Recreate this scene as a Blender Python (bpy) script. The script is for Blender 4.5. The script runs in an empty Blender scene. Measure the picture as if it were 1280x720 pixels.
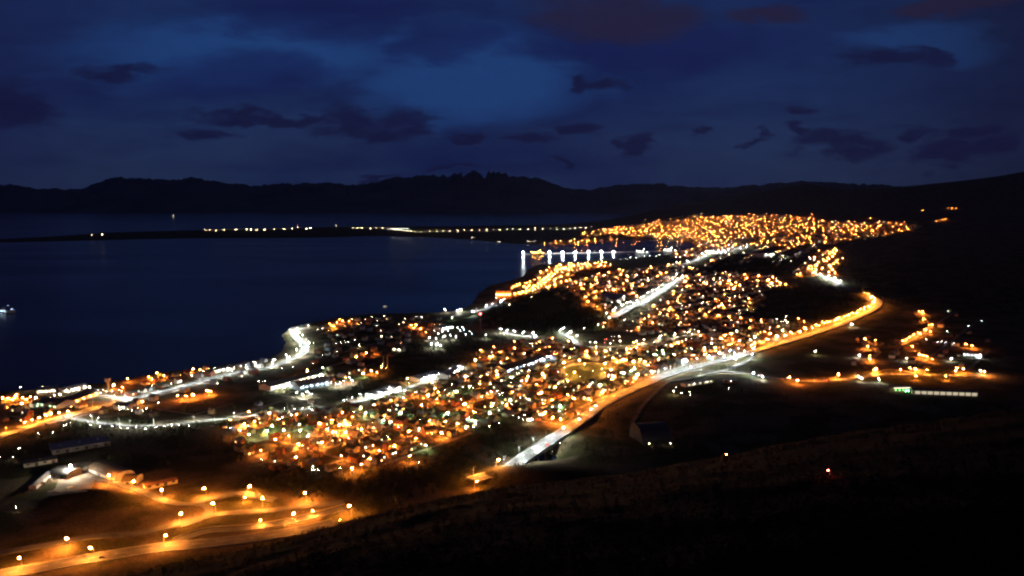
import bpy, math, random
import numpy as np
R = random.Random(11)
NR = np.random.RandomState(5)
sc = bpy.context.scene
COL = sc.collection

# ------------------------------------------------------------------ viewing geometry
H0, F = 300.0, 1000.0
PITCH = math.atan(112 / 1000)
CP, SP = math.cos(PITCH), math.sin(PITCH)
def ts(u, v):                      # ray of a photo pixel as (dx/dy, dz/dy)
    a, b = (u - 640) / F, (360 - v) / F
    dy = CP + b * SP
    return a / dy, (-SP + b * CP) / dy
def proj(x, y, z):
    z = z - H0
    f = y * CP - z * SP; up = y * SP + z * CP
    return 640 + F * x / f, 360 - F * up / f
def sm(x):
    x = np.clip(x, 0, 1); return x * x * (3 - 2 * x)

# ------------------------------------------------------------------ terrain
def flat(u, v):
    t, s = ts(u, v); y = -H0 / s
    return (y * t, y)
coast_px = [(-400,560),(-100,503),(0,490),(60,486),(130,479),(200,466),(262,459),(300,453),(335,449),(352,440),(358,428),
 (353,419),(364,409),(385,404),(430,396),(470,392),(540,391),(566,389),(585,384),(592,378),(597,368),(612,357),(640,350),
 (655,345),(660,337),(672,331),(720,327),(760,324),(800,321),(835,318),(860,314),(869,309),(862,302),(830,300.5),(790,299.5),
 (760,302),(735,305),(700,307),(640,305),(590,300),(540,297),(480,295),(400,297),(330,298),(250,298),(180,299),(60,302),
 (-60,304),(-60,300),(0,299),(60,296),(130,291),(200,289),(300,286),(400,284),(480,283),(560,283),(620,282),(700,281),
 (760,276),(800,272),(840,268.5),(880,267)]
coast = [flat(*p) for p in coast_px] + [(30000, 17500), (30000, -600), (-3500, -600), (-3500, 700)]
def sdist(P, poly):                # signed distance, + inside
    x, y = P[:, 0], P[:, 1]
    n = len(poly); best = np.full(len(x), 1e18); ins = np.zeros(len(x), bool)
    for i in range(n):
        x1, y1 = poly[i]; x2, y2 = poly[(i + 1) % n]
        dx, dy = x2 - x1, y2 - y1
        k = np.clip(((x - x1) * dx + (y - y1) * dy) / (dx * dx + dy * dy + 1e-9), 0, 1)
        d = (x - x1 - k * dx) ** 2 + (y - y1 - k * dy) ** 2
        best = np.minimum(best, d)
        if y1 != y2:
            c = ((y1 > y) != (y2 > y)) & (x < (x2 - x1) * (y - y1) / (y2 - y1) + x1)
            ins ^= c
    return np.where(ins, 1, -1) * np.sqrt(best)
def vnoise(x, y, seed=0):          # smooth value noise in numpy
    xi, yi = np.floor(x).astype(np.int64), np.floor(y).astype(np.int64)
    fx, fy = sm(x - xi), sm(y - yi)
    def hsh(a, b):
        n = (a * 374761393 + b * 668265263 + seed * 974711) & 0x7fffffff
        n = (n ^ (n >> 13)) * 1274126177 & 0x7fffffff
        return ((n ^ (n >> 16)) & 0xffff) / 65535.0
    return (hsh(xi, yi) * (1 - fx) + hsh(xi + 1, yi) * fx) * (1 - fy) + (hsh(xi, yi + 1) * (1 - fx) + hsh(xi + 1, yi + 1) * fx) * fy
def fbm(x, y, o=4, seed=0):
    s, a = 0, .5
    for i in range(o):
        s = s + a * vnoise(x, y, seed + i); x = x * 2.03 + 7.1; y = y * 2.03 + 3.3; a *= .5
    return s
flank = [(1075,2250),(1450,3300),(1950,4400),(2500,5300),(3500,6300),(4700,7500),(7000,9500),(14000,11000),(14000,1600),(1900,1950),(1350,2120)]
bumps = [  # px centre, height, radius x, radius y
 (692,398, 66, 235, 250), (605,405, 18, 130, 140), (770,392, 16, 120, 160), (1010,378, 30, 270, 330), (935,330, 34, 420, 620), (700,345,10,160,200),
 (310,629, 7, 45, 22), (112,634, 9, 60, 30), (800,540, -8, 110, 90), (674,572, -13, 70, 50), (665,610,10,120,60)]
NT, NY = 900, 760
TT = np.linspace(-1.1, 1.1, NT)
LY = np.linspace(math.log(14.), math.log(16500.), NY)
YY = np.exp(LY)
crest_u = [-400, 0, 130, 250, 330, 430, 520, 600, 700, 800, 900, 1050, 1280, 1500, 1900]
crest_v = [860, 752, 722, 698, 680, 652, 632, 614, 603, 590, 572, 545, 512, 500, 490]
ridge_u = [-700, 700, 760, 800, 850, 900, 950, 1000, 1050, 1100, 1150, 1200, 1240, 1280, 1400, 1900]
ridge_v = [290, 285, 274, 266, 257, 248, 239.5, 230, 237, 236, 231, 226, 221, 214, 195, 150]
def height(T, Y):
    X = T * Y
    d = sdist(np.stack([X.ravel(), Y.ravel()], 1), coast).reshape(X.shape)
    z = np.where(d > 0, .8 + np.minimum(d, 40) / 40 * 2 + np.clip(d - 40, 0, 2500) * .010, np.maximum(-9, d * .12 - .3))
    land = sm(d / 60)
    z = z + land * (fbm(X / 300, Y / 300, 3, 3) - .45) * 3.5 * sm((d - 40) / 300)
    z = z + land * 135 * sm((Y - 5200) / 3000) * sm((T - .07) / .22)
    U = 640 + T * F * .994
    rv = np.interp(U, ridge_u, ridge_v)
    rz = H0 + (248 - rv) * 12.0
    nz = (fbm(X / 900, Y / 900, 4, 9) - .5)
    k = sm((Y - 8500) / 3300)
    z = z + land * k * np.maximum(0, rz - z) * (1 + .25 * nz * (1 - sm((Y - 11000) / 800)))
    fd = sdist(np.stack([X.ravel(), Y.ravel()], 1), flank).reshape(X.shape)
    z = z + np.clip(fd, 0, 2600) * .075 * sm(fd / 200) + np.where(fd > 0, (fbm(X / 260, Y / 260, 4, 5) - .4) * 26 * sm(fd / 300), 0)
    for (u, v, h, rx, ry) in bumps:
        bx, by = flat(u, v)
        q = np.sqrt(((X - bx) / rx) ** 2 + ((Y - by) / ry) ** 2)
        w = sm(1 - q)
        if h > 25: w = w * (1 + .35 * (fbm(X / 70, Y / 70, 3, 2) - .45))
        z = z + h * w
    # foreground hillside the photographer stands on
    cv = np.interp(U, crest_u, crest_v)
    b = (360 - cv) / F
    s = (-SP + b * CP) / (CP + b * SP)
    D = np.interp(U, [0, 300, 640, 1280], [400, 430, 470, 620]) + 40 * (fbm(U / 60, U * 0 + 2.2, 3, 8) - .5)
    near = H0 + Y * s - 42 * (1 - np.minimum(Y / D, 1)) ** 2
    far = H0 + D * s - (Y - D) * .66 - 6 * sm((Y - D) / 60)
    hill = np.where(Y < D, near, far) + (fbm(X / 34, Y / 34, 4, 21) - .5) * 5
    sh = np.where(hill > z, 1.0, 0.0)
    return np.maximum(z, hill), d
Tg, Yg = np.meshgrid(TT, YY, indexing='ij')
HG, DG = height(Tg, Yg)
XG = Tg * Yg
def gz(x, y):                      # ground height under a point
    if y < 15: y = 15.
    a = (x / y + 1.1) / 2.2 * (NT - 1); b = (math.log(y) - LY[0]) / (LY[-1] - LY[0]) * (NY - 1)
    i = min(max(int(a), 0), NT - 2); j = min(max(int(b), 0), NY - 2)
    fa = min(max(a - i, 0), 1); fb = min(max((y - YY[j]) / (YY[j + 1] - YY[j]), 0), 1)
    return float((HG[i, j] * (1 - fa) + HG[i + 1, j] * fa) * (1 - fb) + (HG[i, j + 1] * (1 - fa) + HG[i + 1, j + 1] * fa) * fb)
def shore(x, y):
    a = (x / y + 1.1) / 2.2 * (NT - 1); b = (math.log(y) - LY[0]) / (LY[-1] - LY[0]) * (NY - 1)
    return float(DG[min(max(int(a + .5), 0), NT - 1), min(max(int(b + .5), 0), NY - 1)])
def at(u, v, lift=0., sea=False):  # where the sight line of a photo pixel meets the ground (lifted)
    t, s = ts(u, v)
    a = (t + 1.1) / 2.2 * (NT - 1); i = min(max(int(a), 0), NT - 2); f = a - i
    col = HG[i] * (1 - f) + HG[i + 1] * f
    if sea: col = np.maximum(col, 0.)
    g = H0 + YY * s - (col + lift)
    k = np.where(g <= 0)[0]
    k = k[k > 5]
    if len(k) == 0: y = -H0 / min(s, -.018)
    else:
        j = k[0]; q = g[j - 1] / (g[j - 1] - g[j] + 1e-9); y = YY[j - 1] + (YY[j] - YY[j - 1]) * q
    x = y * t
    return x, y, gz(x, y)
def seen(x, y, z):                 # is the point in front of every ridge between it and the camera
    t = x / y; s = (z - H0) / y
    a = (t + 1.1) / 2.2 * (NT - 1); i = min(max(int(a + .5), 0), NT - 1)
    m = (YY < y - 25) & (YY > 60)
    return bool(np.all(H0 + YY[m] * s > HG[i][m] - 1.0))

# ------------------------------------------------------------------ materials
def nm(name):
    m = bpy.data.materials.new(name); m.use_nodes = True
    nt = m.node_tree; return m, nt, nt.nodes['Principled BSDF']
def mat(name, c, rough=.8, var=.25, scale=.6, metal=0., c2=None, spec=.3):
    m, nt, p = nm(name)
    tc = nt.nodes.new('ShaderNodeTexCoord'); n = nt.nodes.new('ShaderNodeTexNoise')
    n.inputs['Scale'].default_value = scale; n.inputs['Detail'].default_value = 5
    nt.links.new(tc.outputs['Object'], n.inputs['Vector'])
    mx = nt.nodes.new('ShaderNodeMix'); mx.data_type = 'RGBA'
    d = c2 or tuple(k * (1 - var * 1.6) for k in c)
    mx.inputs[6].default_value = (*d, 1); mx.inputs[7].default_value = (*[k * (1 + (var if not c2 else 0)) for k in c], 1)
    mr = nt.nodes.new('ShaderNodeMapRange'); mr.inputs[1].default_value = .32; mr.inputs[2].default_value = .68
    nt.links.new(n.outputs['Fac'], mr.inputs[0]); nt.links.new(mr.outputs[0], mx.inputs[0])
    nt.links.new(mx.outputs[2], p.inputs['Base Color'])
    p.inputs['Roughness'].default_value = rough; p.inputs['Metallic'].default_value = metal
    p.inputs['Specular IOR Level'].default_value = spec
    return m
def emit(name, c, s, sampling='AUTO'):
    m = bpy.data.materials.new(name); m.use_nodes = True; nt = m.node_tree
    nt.nodes.clear(); e = nt.nodes.new('ShaderNodeEmission'); o = nt.nodes.new('ShaderNodeOutputMaterial')
    e.inputs[0].default_value = (*c, 1); e.inputs[1].default_value = s
    nt.links.new(e.outputs[0], o.inputs[0])
    m.cycles.emission_sampling = sampling
    return m
LC = {'o': (1, .245, .035), 'y': (1, .42, .08), 'w': (1, .84, .56), 'g': (.6, 1, .5), 'b': (.55, .75, 1), 'r': (1, .05, .03), 'c': (.9, 1, .95), 'G': (.1, 1, .25), 'C': (1, .9, .68)}
LS = {'o': 2.1, 'y': 1.4, 'w': .22, 'g': .7, 'b': .4, 'r': .35, 'c': .24, 'G': .4, 'C': 2.4}
CN = {'o': 'orange', 'y': 'amber', 'w': 'white', 'g': 'greenish white', 'b': 'bluish white', 'r': 'red', 'c': 'cold white', 'G': 'green', 'C': 'strong white'}
GAIN = 1.0
EM = {}
def lm(c, cls):                    # lamp lens material by colour and size class
    k = (c, cls)
    if k not in EM:
        L = {'near': 620, 'dim': 200, 'mid': 330, 'far': 400, 'tiny': 90, 'yard': 1100, 'big': 1500, 'huge': 1500, 'spit': 520}[cls]
        EM[k] = emit('lamp_light_%s_%s' % (CN[c].replace(' ', '_'), cls), (1, .31, .04) if (c == 'o' and cls == 'huge') else LC[c], L * (min(LS[c], .35) if cls == 'yard' else LS[c]) * GAIN)
    return EM[k]
def panel(c, cls='town'):          # added emitter hidden under the lamp head to brighten the street
    k = ('panel', c, cls)
    if k not in EM: EM[k] = emit('street_glow_%s_%s' % (CN[c].replace(' ', '_'), cls), (1, .27, .035) if c == 'o' else LC[c], {'o': 3600, 'y': 2600, 'w': 700, 'g': 900, 'c': 1500, 'b': 1500, 'C': 9000}.get(c, 500) * (2.6 if cls == 'huge' and c == 'o' else 1))
    return EM[k]
M = {}
M['asphalt'] = mat('asphalt', (.13, .125, .12), .85, .25, .08)
M['street'] = mat('gravel_street', (.2, .165, .125), .95, .3, .1)
M['concrete'] = mat('concrete', (.34, .33, .31), .9, .15, .2)
M['paint'] = mat('road_paint', (.7, .7, .66), .7, .1, 1)
M['steel'] = mat('galvanised_steel', (.45, .45, .44), .5, .1, 2, .4)
M['dark'] = mat('dark_metal', (.05, .05, .05), .6, .1, 2)
M['glass'] = mat('dark_glass', (.03, .035, .04), .15, .1, 2, spec=.6)
M['bark'] = mat('bark', (.12, .09, .06), .95, .3, 2)
M['leaf'] = mat('leaf', (.09, .15, .035), .9, .4, .5)
M['leaf_dark'] = mat('beech_leaf', (.022, .028, .011), .9, .4, .3)
M['rust'] = mat('rust', (.25, .12, .06), .8, .3, 1)
M['tyre'] = mat('tyre', (.02, .02, .02), .9, .1, 3)
walls = [('cream', (.52, .45, .33)), ('white', (.66, .64, .58)), ('grey', (.34, .34, .33)), ('brown', (.26, .16, .09)), ('ochre', (.45, .3, .13)), ('pale blue', (.33, .42, .47)), ('brick red', (.36, .15, .1)), ('dark', (.08, .08, .08))]
roofs = [('rusty', (.24, .11, .07)), ('dark grey', (.09, .09, .095)), ('green', (.1, .15, .1)), ('tin', (.3, .3, .31)), ('brown', (.14, .1, .07))]
WM = [mat('wall_' + n.replace(' ', '_'), c, .9, .12, .5) for n, c in walls]
RM = [mat('roof_' + n.replace(' ', '_'), c, .7, .2, .7) for n, c in roofs]
WIN = [emit('window_glow_warm', (1, .62, .25), 9, 'NONE'), emit('window_glow_white', (1, .93, .75), 14, 'NONE'), emit('window_glow_pale_green', (.75, 1, .7), 8, 'NONE')]

def ground_mat():
    m, nt, p = nm('ground')
    g = nt.nodes.new('ShaderNodeNewGeometry')
    def noise(s, d):
        n = nt.nodes.new('ShaderNodeTexNoise'); n.inputs['Scale'].default_value = s; n.inputs['Detail'].default_value = d
        nt.links.new(g.outputs['Position'], n.inputs['Vector']); return n
    def ramp(src, a, b, ca, cb):
        r = nt.nodes.new('ShaderNodeMapRange'); r.inputs[1].default_value = a; r.inputs[2].default_value = b
        nt.links.new(src, r.inputs[0])
        x = nt.nodes.new('ShaderNodeMix'); x.data_type = 'RGBA'; nt.links.new(r.outputs[0], x.inputs[0])
        for s, c in ((6, ca), (7, cb)):
            if isinstance(c, tuple): x.inputs[s].default_value = (*c, 1)
            else: nt.links.new(c, x.inputs[s])
        return x.outputs[2]
    fine = ramp(noise(.35, 6).outputs['Fac'], .35, .65, (.035, .036, .015), (.075, .066, .028))
    soil = ramp(noise(.5, 5).outputs['Fac'], .35, .65, (.09, .07, .042), (.17, .13, .08))
    c = ramp(noise(.018, 5).outputs['Fac'], .45, .56, fine, soil)
    sx = nt.nodes.new('ShaderNodeSeparateXYZ'); nt.links.new(g.outputs['Position'], sx.inputs[0])
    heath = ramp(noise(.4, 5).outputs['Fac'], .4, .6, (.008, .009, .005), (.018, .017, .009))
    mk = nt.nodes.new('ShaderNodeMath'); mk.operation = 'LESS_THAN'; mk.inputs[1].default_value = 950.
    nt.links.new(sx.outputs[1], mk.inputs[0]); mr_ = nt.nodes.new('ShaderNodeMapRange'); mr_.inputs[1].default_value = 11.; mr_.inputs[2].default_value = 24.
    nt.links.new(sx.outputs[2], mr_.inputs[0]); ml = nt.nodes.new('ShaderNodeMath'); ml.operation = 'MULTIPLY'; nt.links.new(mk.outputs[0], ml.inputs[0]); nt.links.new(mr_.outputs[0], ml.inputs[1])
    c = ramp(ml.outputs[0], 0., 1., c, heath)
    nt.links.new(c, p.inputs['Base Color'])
    p.inputs['Roughness'].default_value = 1; p.inputs['Specular IOR Level'].default_value = .05
    b = nt.nodes.new('ShaderNodeBump'); b.inputs['Strength'].default_value = .6; b.inputs['Distance'].default_value = 1.2
    nt.links.new(noise(.25, 6).outputs['Fac'], b.inputs['Height']); nt.links.new(b.outputs[0], p.inputs['Normal'])
    return m
def water_mat():
    m, nt, p = nm('sea_water')
    p.inputs['Base Color'].default_value = (.004, .008, .016, 1)
    p.inputs['Roughness'].default_value = .17; p.inputs['IOR'].default_value = 1.33; p.inputs['Specular IOR Level'].default_value = .1
    g = nt.nodes.new('ShaderNodeNewGeometry'); n = nt.nodes.new('ShaderNodeTexNoise'); n.inputs['Scale'].default_value = .0015; n.inputs['Detail'].default_value = 7
    mp = nt.nodes.new('ShaderNodeMapping'); mp.inputs['Scale'].default_value = (.5, 1.6, 1)
    nt.links.new(g.outputs['Position'], mp.inputs[0]); nt.links.new(mp.outputs[0], n.inputs['Vector'])
    r = nt.nodes.new('ShaderNodeMapRange'); r.inputs[1].default_value = .3; r.inputs[2].default_value = .7; r.inputs[3].default_value = .15; r.inputs[4].default_value = .25
    nt.links.new(n.outputs['Fac'], r.inputs[0]); nt.links.new(r.outputs[0], p.inputs['Roughness'])
    return m

# ------------------------------------------------------------------ mesh helpers
class MB:
    def __init__(s): s.v = []; s.f = []; s.m = []
    def add(s, vs, fs, mi=0):
        o = len(s.v); s.v += vs; s.f += [tuple(i + o for i in f) for f in fs]; s.m += [mi] * len(fs)
    def box(s, x, y, z, sx, sy, sz, rot=0, mi=0):   # base centre
        c, q = math.cos(rot), math.sin(rot); vs = []
        for dz in (0, sz):
            for a, b in ((-1, -1), (1, -1), (1, 1), (-1, 1)):
                px, py = a * sx / 2, b * sy / 2
                vs.append((x + px * c - py * q, y + px * q + py * c, z + dz))
        s.add(vs, [(3, 2, 1, 0), (4, 5, 6, 7), (0, 1, 5, 4), (1, 2, 6, 5), (2, 3, 7, 6), (3, 0, 4, 7)], mi)
    def cyl(s, p0, p1, r0, r1, n=6, mi=0, caps=True):
        p0, p1 = np.array(p0, float), np.array(p1, float); d = p1 - p0; d = d / (np.linalg.norm(d) + 1e-9)
        a = np.cross(d, (0, 0, 1) if abs(d[2]) < .9 else (1, 0, 0)); a /= np.linalg.norm(a); b = np.cross(d, a)
        vs = []
        for p, r in ((p0, r0), (p1, r1)):
            for i in range(n):
                t = 2 * math.pi * i / n; vs.append(tuple(p + r * (a * math.cos(t) + b * math.sin(t))))
        fs = [(i, n + i, n + (i + 1) % n, (i + 1) % n) for i in range(n)]
        if caps: fs += [tuple(range(n)), tuple(reversed(range(n, 2 * n)))]
        s.add(vs, fs, mi)
    def octa(s, x, y, z, r, mi=0, rz=None):
        rz = rz or r
        s.add([(x + r, y, z), (x, y + r, z), (x - r, y, z), (x, y - r, z), (x, y, z + rz), (x, y, z - rz)],
              [(0, 1, 4), (1, 2, 4), (2, 3, 4), (3, 0, 4), (1, 0, 5), (2, 1, 5), (3, 2, 5), (0, 3, 5)], mi)
    def blob(s, x, y, z, rx, rz, seed=0, mi=0, nu=8, nv=5, amp=.3):
        rr = random.Random(seed); vs = [(x, y, z - rz)]; fs = []
        for j in range(1, nv):
            ph = -math.pi / 2 + math.pi * j / nv
            for i in range(nu):
                t = 2 * math.pi * i / nu + (j % 2) * math.pi / nu; k = 1 + rr.uniform(-amp, amp)
                vs.append((x + rx * k * math.cos(ph) * math.cos(t), y + rx * k * math.cos(ph) * math.sin(t), z + rz * k * math.sin(ph)))
        vs.append((x, y, z + rz)); top = len(vs) - 1
        for i in range(nu): fs.append((0, 1 + (i + 1) % nu, 1 + i)); fs.append((top, 1 + (nv - 2) * nu + i, 1 + (nv - 2) * nu + (i + 1) % nu))
        for j in range(nv - 2):
            for i in range(nu):
                a = 1 + j * nu + i; b = 1 + j * nu + (i + 1) % nu; fs.append((a, b, b + nu, a + nu))
        s.add(vs, fs, mi)
    def mesh(s, name, mats):
        me = bpy.data.meshes.new(name); me.from_pydata(s.v, [], s.f)
        if not isinstance(mats, (list, tuple)): mats = [mats]
        for k in mats: me.materials.append(k)
        if len(mats) > 1: me.polygons.foreach_set('material_index', s.m)
        me.update(); return me
    def build(s, name, mats, parent=None, smooth=False):
        me = s.mesh(name, mats)
        if smooth: me.shade_smooth()
        return link(name, me, parent)
def link(name, me, parent=None):
    o = bpy.data.objects.new(name, me); COL.objects.link(o)
    if parent: o.parent = parent
    return o
def tag(o, label=None, cat=None, group=None, kind=None):
    if label: o['label'] = label
    if cat: o['category'] = cat
    if group: o['group'] = group
    if kind: o['kind'] = kind
    return o
def empty(name, loc=(0, 0, 0), rz=0.):
    o = bpy.data.objects.new(name, None); COL.objects.link(o); o.empty_display_size = 1
    o.location = loc; o.rotation_euler = (0, 0, rz); return o
def kids(root, lst):               # give a thing copies of prototype part meshes [(name, mesh, [(name, mesh)])]
    for it in lst:
        c = link(it[0], it[1], root)
        for sub in (it[2] if len(it) > 2 else ()): link(sub[0], sub[1], c)
ORD = 'first second third fourth fifth sixth seventh eighth ninth tenth eleventh twelfth thirteenth fourteenth fifteenth sixteenth seventeenth eighteenth nineteenth twentieth'.split()
TENS = {2: 'twenty', 3: 'thirty', 4: 'forty', 5: 'fifty', 6: 'sixty', 7: 'seventy', 8: 'eighty', 9: 'ninety'}
def nth(i):                        # i from 0
    n = i + 1
    if n <= 20: return ORD[n - 1]
    if n >= 100: return 'hundred and ' + nth(n - 101) if n > 100 else 'hundredth'
    t, r = divmod(n, 10)
    return (TENS[t][:-1] + 'ieth') if r == 0 else TENS[t] + '-' + ORD[r - 1]

# ------------------------------------------------------------------ terrain mesh, sea, far range
def grid_mesh(name, X, Y, Z, m):
    a, b = X.shape
    me = bpy.data.meshes.new(name)
    co = np.stack([X, Y, Z], -1).reshape(-1, 3).astype(np.float32)
    idx = np.arange(a * b).reshape(a, b)
    q = np.stack([idx[:-1, :-1], idx[1:, :-1], idx[1:, 1:], idx[:-1, 1:]], -1).reshape(-1, 4)
    me.vertices.add(len(co)); me.vertices.foreach_set('co', co.ravel())
    me.loops.add(q.size); me.loops.foreach_set('vertex_index', q.ravel().astype(np.int32))
    me.polygons.add(len(q)); me.polygons.foreach_set('loop_start', np.arange(0, q.size, 4, dtype=np.int32))
    me.polygons.foreach_set('loop_total', np.full(len(q), 4, dtype=np.int32))
    me.update(calc_edges=True); me.validate(); me.materials.append(m); me.shade_smooth()
    return link(name, me)
GM = ground_mat()
tag(grid_mesh('ground', XG, Yg, HG, GM), kind='structure')
sea = MB(); sea.add([(-60000, -2000, 0), (60000, -2000, 0), (60000, 60000, 0), (-60000, 60000, 0)], [(0, 1, 2, 3)])
tag(sea.build('sea', water_mat()), kind='structure')
far_u = [-500,-200,0,20,60,110,125,150,180,205,250,290,330,350,370,385,410,440,460,480,500,530,555,575,580,587,595,600,606,614,622,630,637,655,670,690,710,735,760,790,820,850,880,920,950,1000,1050,1200,1700]
far_v = [228,224,231,231,236,238,230,223,224,226,223,230,233,230,231,229,229,232,230,227,222,221,221,219,221.5,217.5,215.5,217,222,217.5,216,219.5,222,222,224,230,236,238,233,231,230,234,236,234,231,227,230,236,225]
tf = np.linspace(-1.15, 1.15, 2400); yf = np.linspace(15700, 24500, 90)
TF, YF = np.meshgrid(tf, yf, indexing='ij')
uf = 640 + TF * F * .994
peak = H0 + (248 - np.interp(uf, far_u, far_v)) / F * 20500
rg = 1 - abs(2 * vnoise(uf / 11, uf * 0, 71) - 1); rg2 = 1 - abs(2 * vnoise(uf / 4.3, uf * 0, 72) - 1); rg3 = vnoise(uf / 1.9, uf * 0, 73)
peak = peak + 20.5 * ((rg * 2.2 + rg2 * 1.2 + rg3 * .8 - 1.9) * (1.1 + 1.5 * np.exp(-((uf - 600) / 60) ** 2)))
k1 = sm((YF - 16300 + 350 * (fbm(uf / 40, uf * 0 + 1, 3, 1) - .5)) / 4200); k2 = 1 - sm((YF - 20500) / 4000)
ZF = peak * np.where(YF < 20500, k1, k2) * (1 + (fbm(TF * 60, YF / 800, 5, 12) - .5) * .6 * np.where(YF < 20200, 1 - sm((YF - 18800) / 1500), 0)) - 12 * (1 - k1)
ZF = np.where(YF > 20500, np.minimum(ZF, peak - (YF - 20500) * .03), ZF)
rock = mat('mountain_rock', (.2, .2, .22), .95, .35, .0012, c2=(.1, .1, .12))
tag(grid_mesh('mountain_range', TF * YF, YF, ZF, rock), kind='structure')

# ------------------------------------------------------------------ roads
ROADS = {}
def flat_at(u, v, z0):
    t, s = ts(u, v); y = (z0 - H0) / s
    return (y * t, y)
def smooth_line(px, plane=None, step=9.):
    P = np.array([flat_at(u, v, plane) if (plane is not None and v > 520) else at(u, v)[:2] for u, v in px])
    if len(P) > 2:                 # Catmull-Rom
        Q = [P[0]]; E = np.vstack([2 * P[0] - P[1], P, 2 * P[-1] - P[-2]])
        for i in range(1, len(E) - 2):
            L = np.linalg.norm(E[i + 1] - E[i]); n = max(2, int(L / step))
            for k in range(1, n + 1):
                t = k / n
                Q.append(.5 * (2 * E[i] + (E[i + 1] - E[i - 1]) * t + (2 * E[i - 1] - 5 * E[i] + 4 * E[i + 1] - E[i + 2]) * t * t + (3 * E[i] - E[i - 1] - 3 * E[i + 1] + E[i + 2]) * t ** 3))
        P = np.array(Q)
    else:
        n = max(2, int(np.linalg.norm(P[1] - P[0]) / step)); P = np.array([P[0] + (P[1] - P[0]) * k / n for k in range(n + 1)])
    return P
def normals(P):
    d = np.gradient(P, axis=0); d /= np.linalg.norm(d, axis=1)[:, None] + 1e-9
    return d, np.stack([d[:, 1], -d[:, 0]], 1)    # tangent, right-hand normal
def road(key, px, w, m='asphalt', lift=.35, z=None, marks=False, name='road', kerb=False, plane=None):
    P = smooth_line(px, plane)
    T, N = normals(P)
    ex = 0.0003 * P[:, 1]
    if z is None:
        zz = np.array([max(gz(*(p + n * o)) for o in (-w / 2, 0, w / 2)) for p, n in zip(P, N)]) + lift + ex
        k = np.ones(5) / 5; zz = np.maximum(np.convolve(np.pad(zz, 2, 'edge'), k, 'valid'), zz)
    else: zz = z(P)
    ROADS[key] = (P, T, N, zz, w)
    b = MB()
    for i in range(len(P)):
        l, r = P[i] - N[i] * w / 2, P[i] + N[i] * w / 2
        b.v += [(l[0], l[1], zz[i] - 1.6), (l[0], l[1], zz[i]), (r[0], r[1], zz[i]), (r[0], r[1], zz[i] - 1.6)]
        if i:
            a = 4 * (i - 1); c = 4 * i
            b.f += [(a + 1, a + 2, c + 2, c + 1), (a, a + 1, c + 1, c), (a + 2, a + 3, c + 3, c + 2)]; b.m += [0] * 3
    tag(b.build(name, M[m]), kind='structure')
    if kerb:
        kb = MB()
        for sgn in (-1, 1):
            for i in range(1, len(P)):
                q = []
                for j in (i - 1, i):
                    for o, h in ((w / 2, 0), (w / 2, .14), (w / 2 + .35, .14), (w / 2 + .35, -.3)):
                        p = P[j] + N[j] * o * sgn; q.append((p[0], p[1], zz[j] + h))
                kb.add(q, [(0, 1, 5, 4), (1, 2, 6, 5), (2, 3, 7, 6)])
        tag(kb.build('kerb', M['concrete']), kind='structure')
    if marks:
        mb = MB()
        for o, dash in ((-w / 2 + .5, 0), (w / 2 - .5, 0), (0, 1)):
            for i in range(1, len(P)):
                if dash and i % 2: continue
                q = []
                for j in (i - 1, i):
                    for e in (-.12, .12):
                        p = P[j] + N[j] * (o + e); q.append((p[0], p[1], zz[j] + .006 + .00003 * P[j][1]))
                mb.add(q, [(0, 1, 3, 2)])
        tag(mb.build('road_markings', M['paint']), kind='structure')
    return P
road('upper', [(222,677),(240,670),(262,664),(300,662),(345,656),(395,645),(436,634)], 11)
road('lower', [(-60,738),(0,719),(45,711),(110,699),(160,691),(207,684),(255,680),(300,675),(350,668),(400,658),(420,653)], 18, marks=True, kerb=True)
road('back', [(-40,702),(20,688),(70,680),(115,671),(165,668),(200,661),(240,650),(285,642),(330,639),(385,633),(430,628)], 11)
road('link', [(115,597),(145,604),(175,614),(205,626),(235,631),(275,622),(310,620),(345,626)], 10)
road('slip', [(235,631),(255,632),(262,640),(245,652),(225,658)], 8)
road('yard_road', [(70,585),(90,590),(115,597)], 12, 'street')
road('truck_yard', [(92,580),(96,592),(94,606),(84,622)], 34, 'street', name='truck_yard')
road('truck_yard_left', [(58,600),(75,594),(95,590)], 16, 'street', name='truck_yard')
ZB = {}
def zhigh(P):
    z = np.array([gz(*p) for p in P]) + .4
    v = np.array([proj(p[0], p[1], 5)[1] for p in P])
    i0 = int(np.argmin(abs(v - 598))); i1 = int(np.argmin(abs(v - 541)))
    a, b = min(i0, i1), max(i0, i1)
    z[a:b + 1] = np.linspace(z[a] + .5, z[b] + .5, b - a + 1); z[:a] += .5 ; z[b:] += .5
    
    k = np.ones(15) / 15
    for _ in range(3): z = np.convolve(np.pad(z, 7, 'edge'), k, 'valid')
    z += .6
    ZB['i'] = (a, b); return z
road('highway', [(590,609),(606,604),(622,599),(640,591),(672,567),(700,546),(725,528),(752,507),(790,488),(830,471),(870,459),(915,448),(955,436),(1000,423),(1045,408),(1080,394),(1096,384),(1097,376),(1085,370),(1062,362),(1045,353),(1020,343)], 17, plane=9., z=zhigh, marks=True, name='highway', kerb=True)
road('avenue', [(-70,572),(-30,556),(20,540),(82,521),(150,503),(215,487),(285,469),(335,460),(358,452),(377,443),(381,434),(373,425),(367,417),(372,412),(386,410)], 14, marks=True, kerb=True, name='shore_avenue')
road('white_lane', [(82,521),(105,526),(130,530),(165,533),(205,532),(250,527),(300,522),(335,517),(380,512),(425,508),(445,503),(470,497),(500,489),(530,478),(560,470),(580,459)], 9)
road('tower_lane', [(110,489),(125,493),(145,497),(160,499)], 9)
road('mid_avenue', [(765,399),(785,388),(808,376),(830,362),(850,347)], 22, marks=True)
road('far_avenue', [(850,332),(880,322),(905,316),(930,311),(945,306),(960,300),(985,290)], 24)
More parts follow.
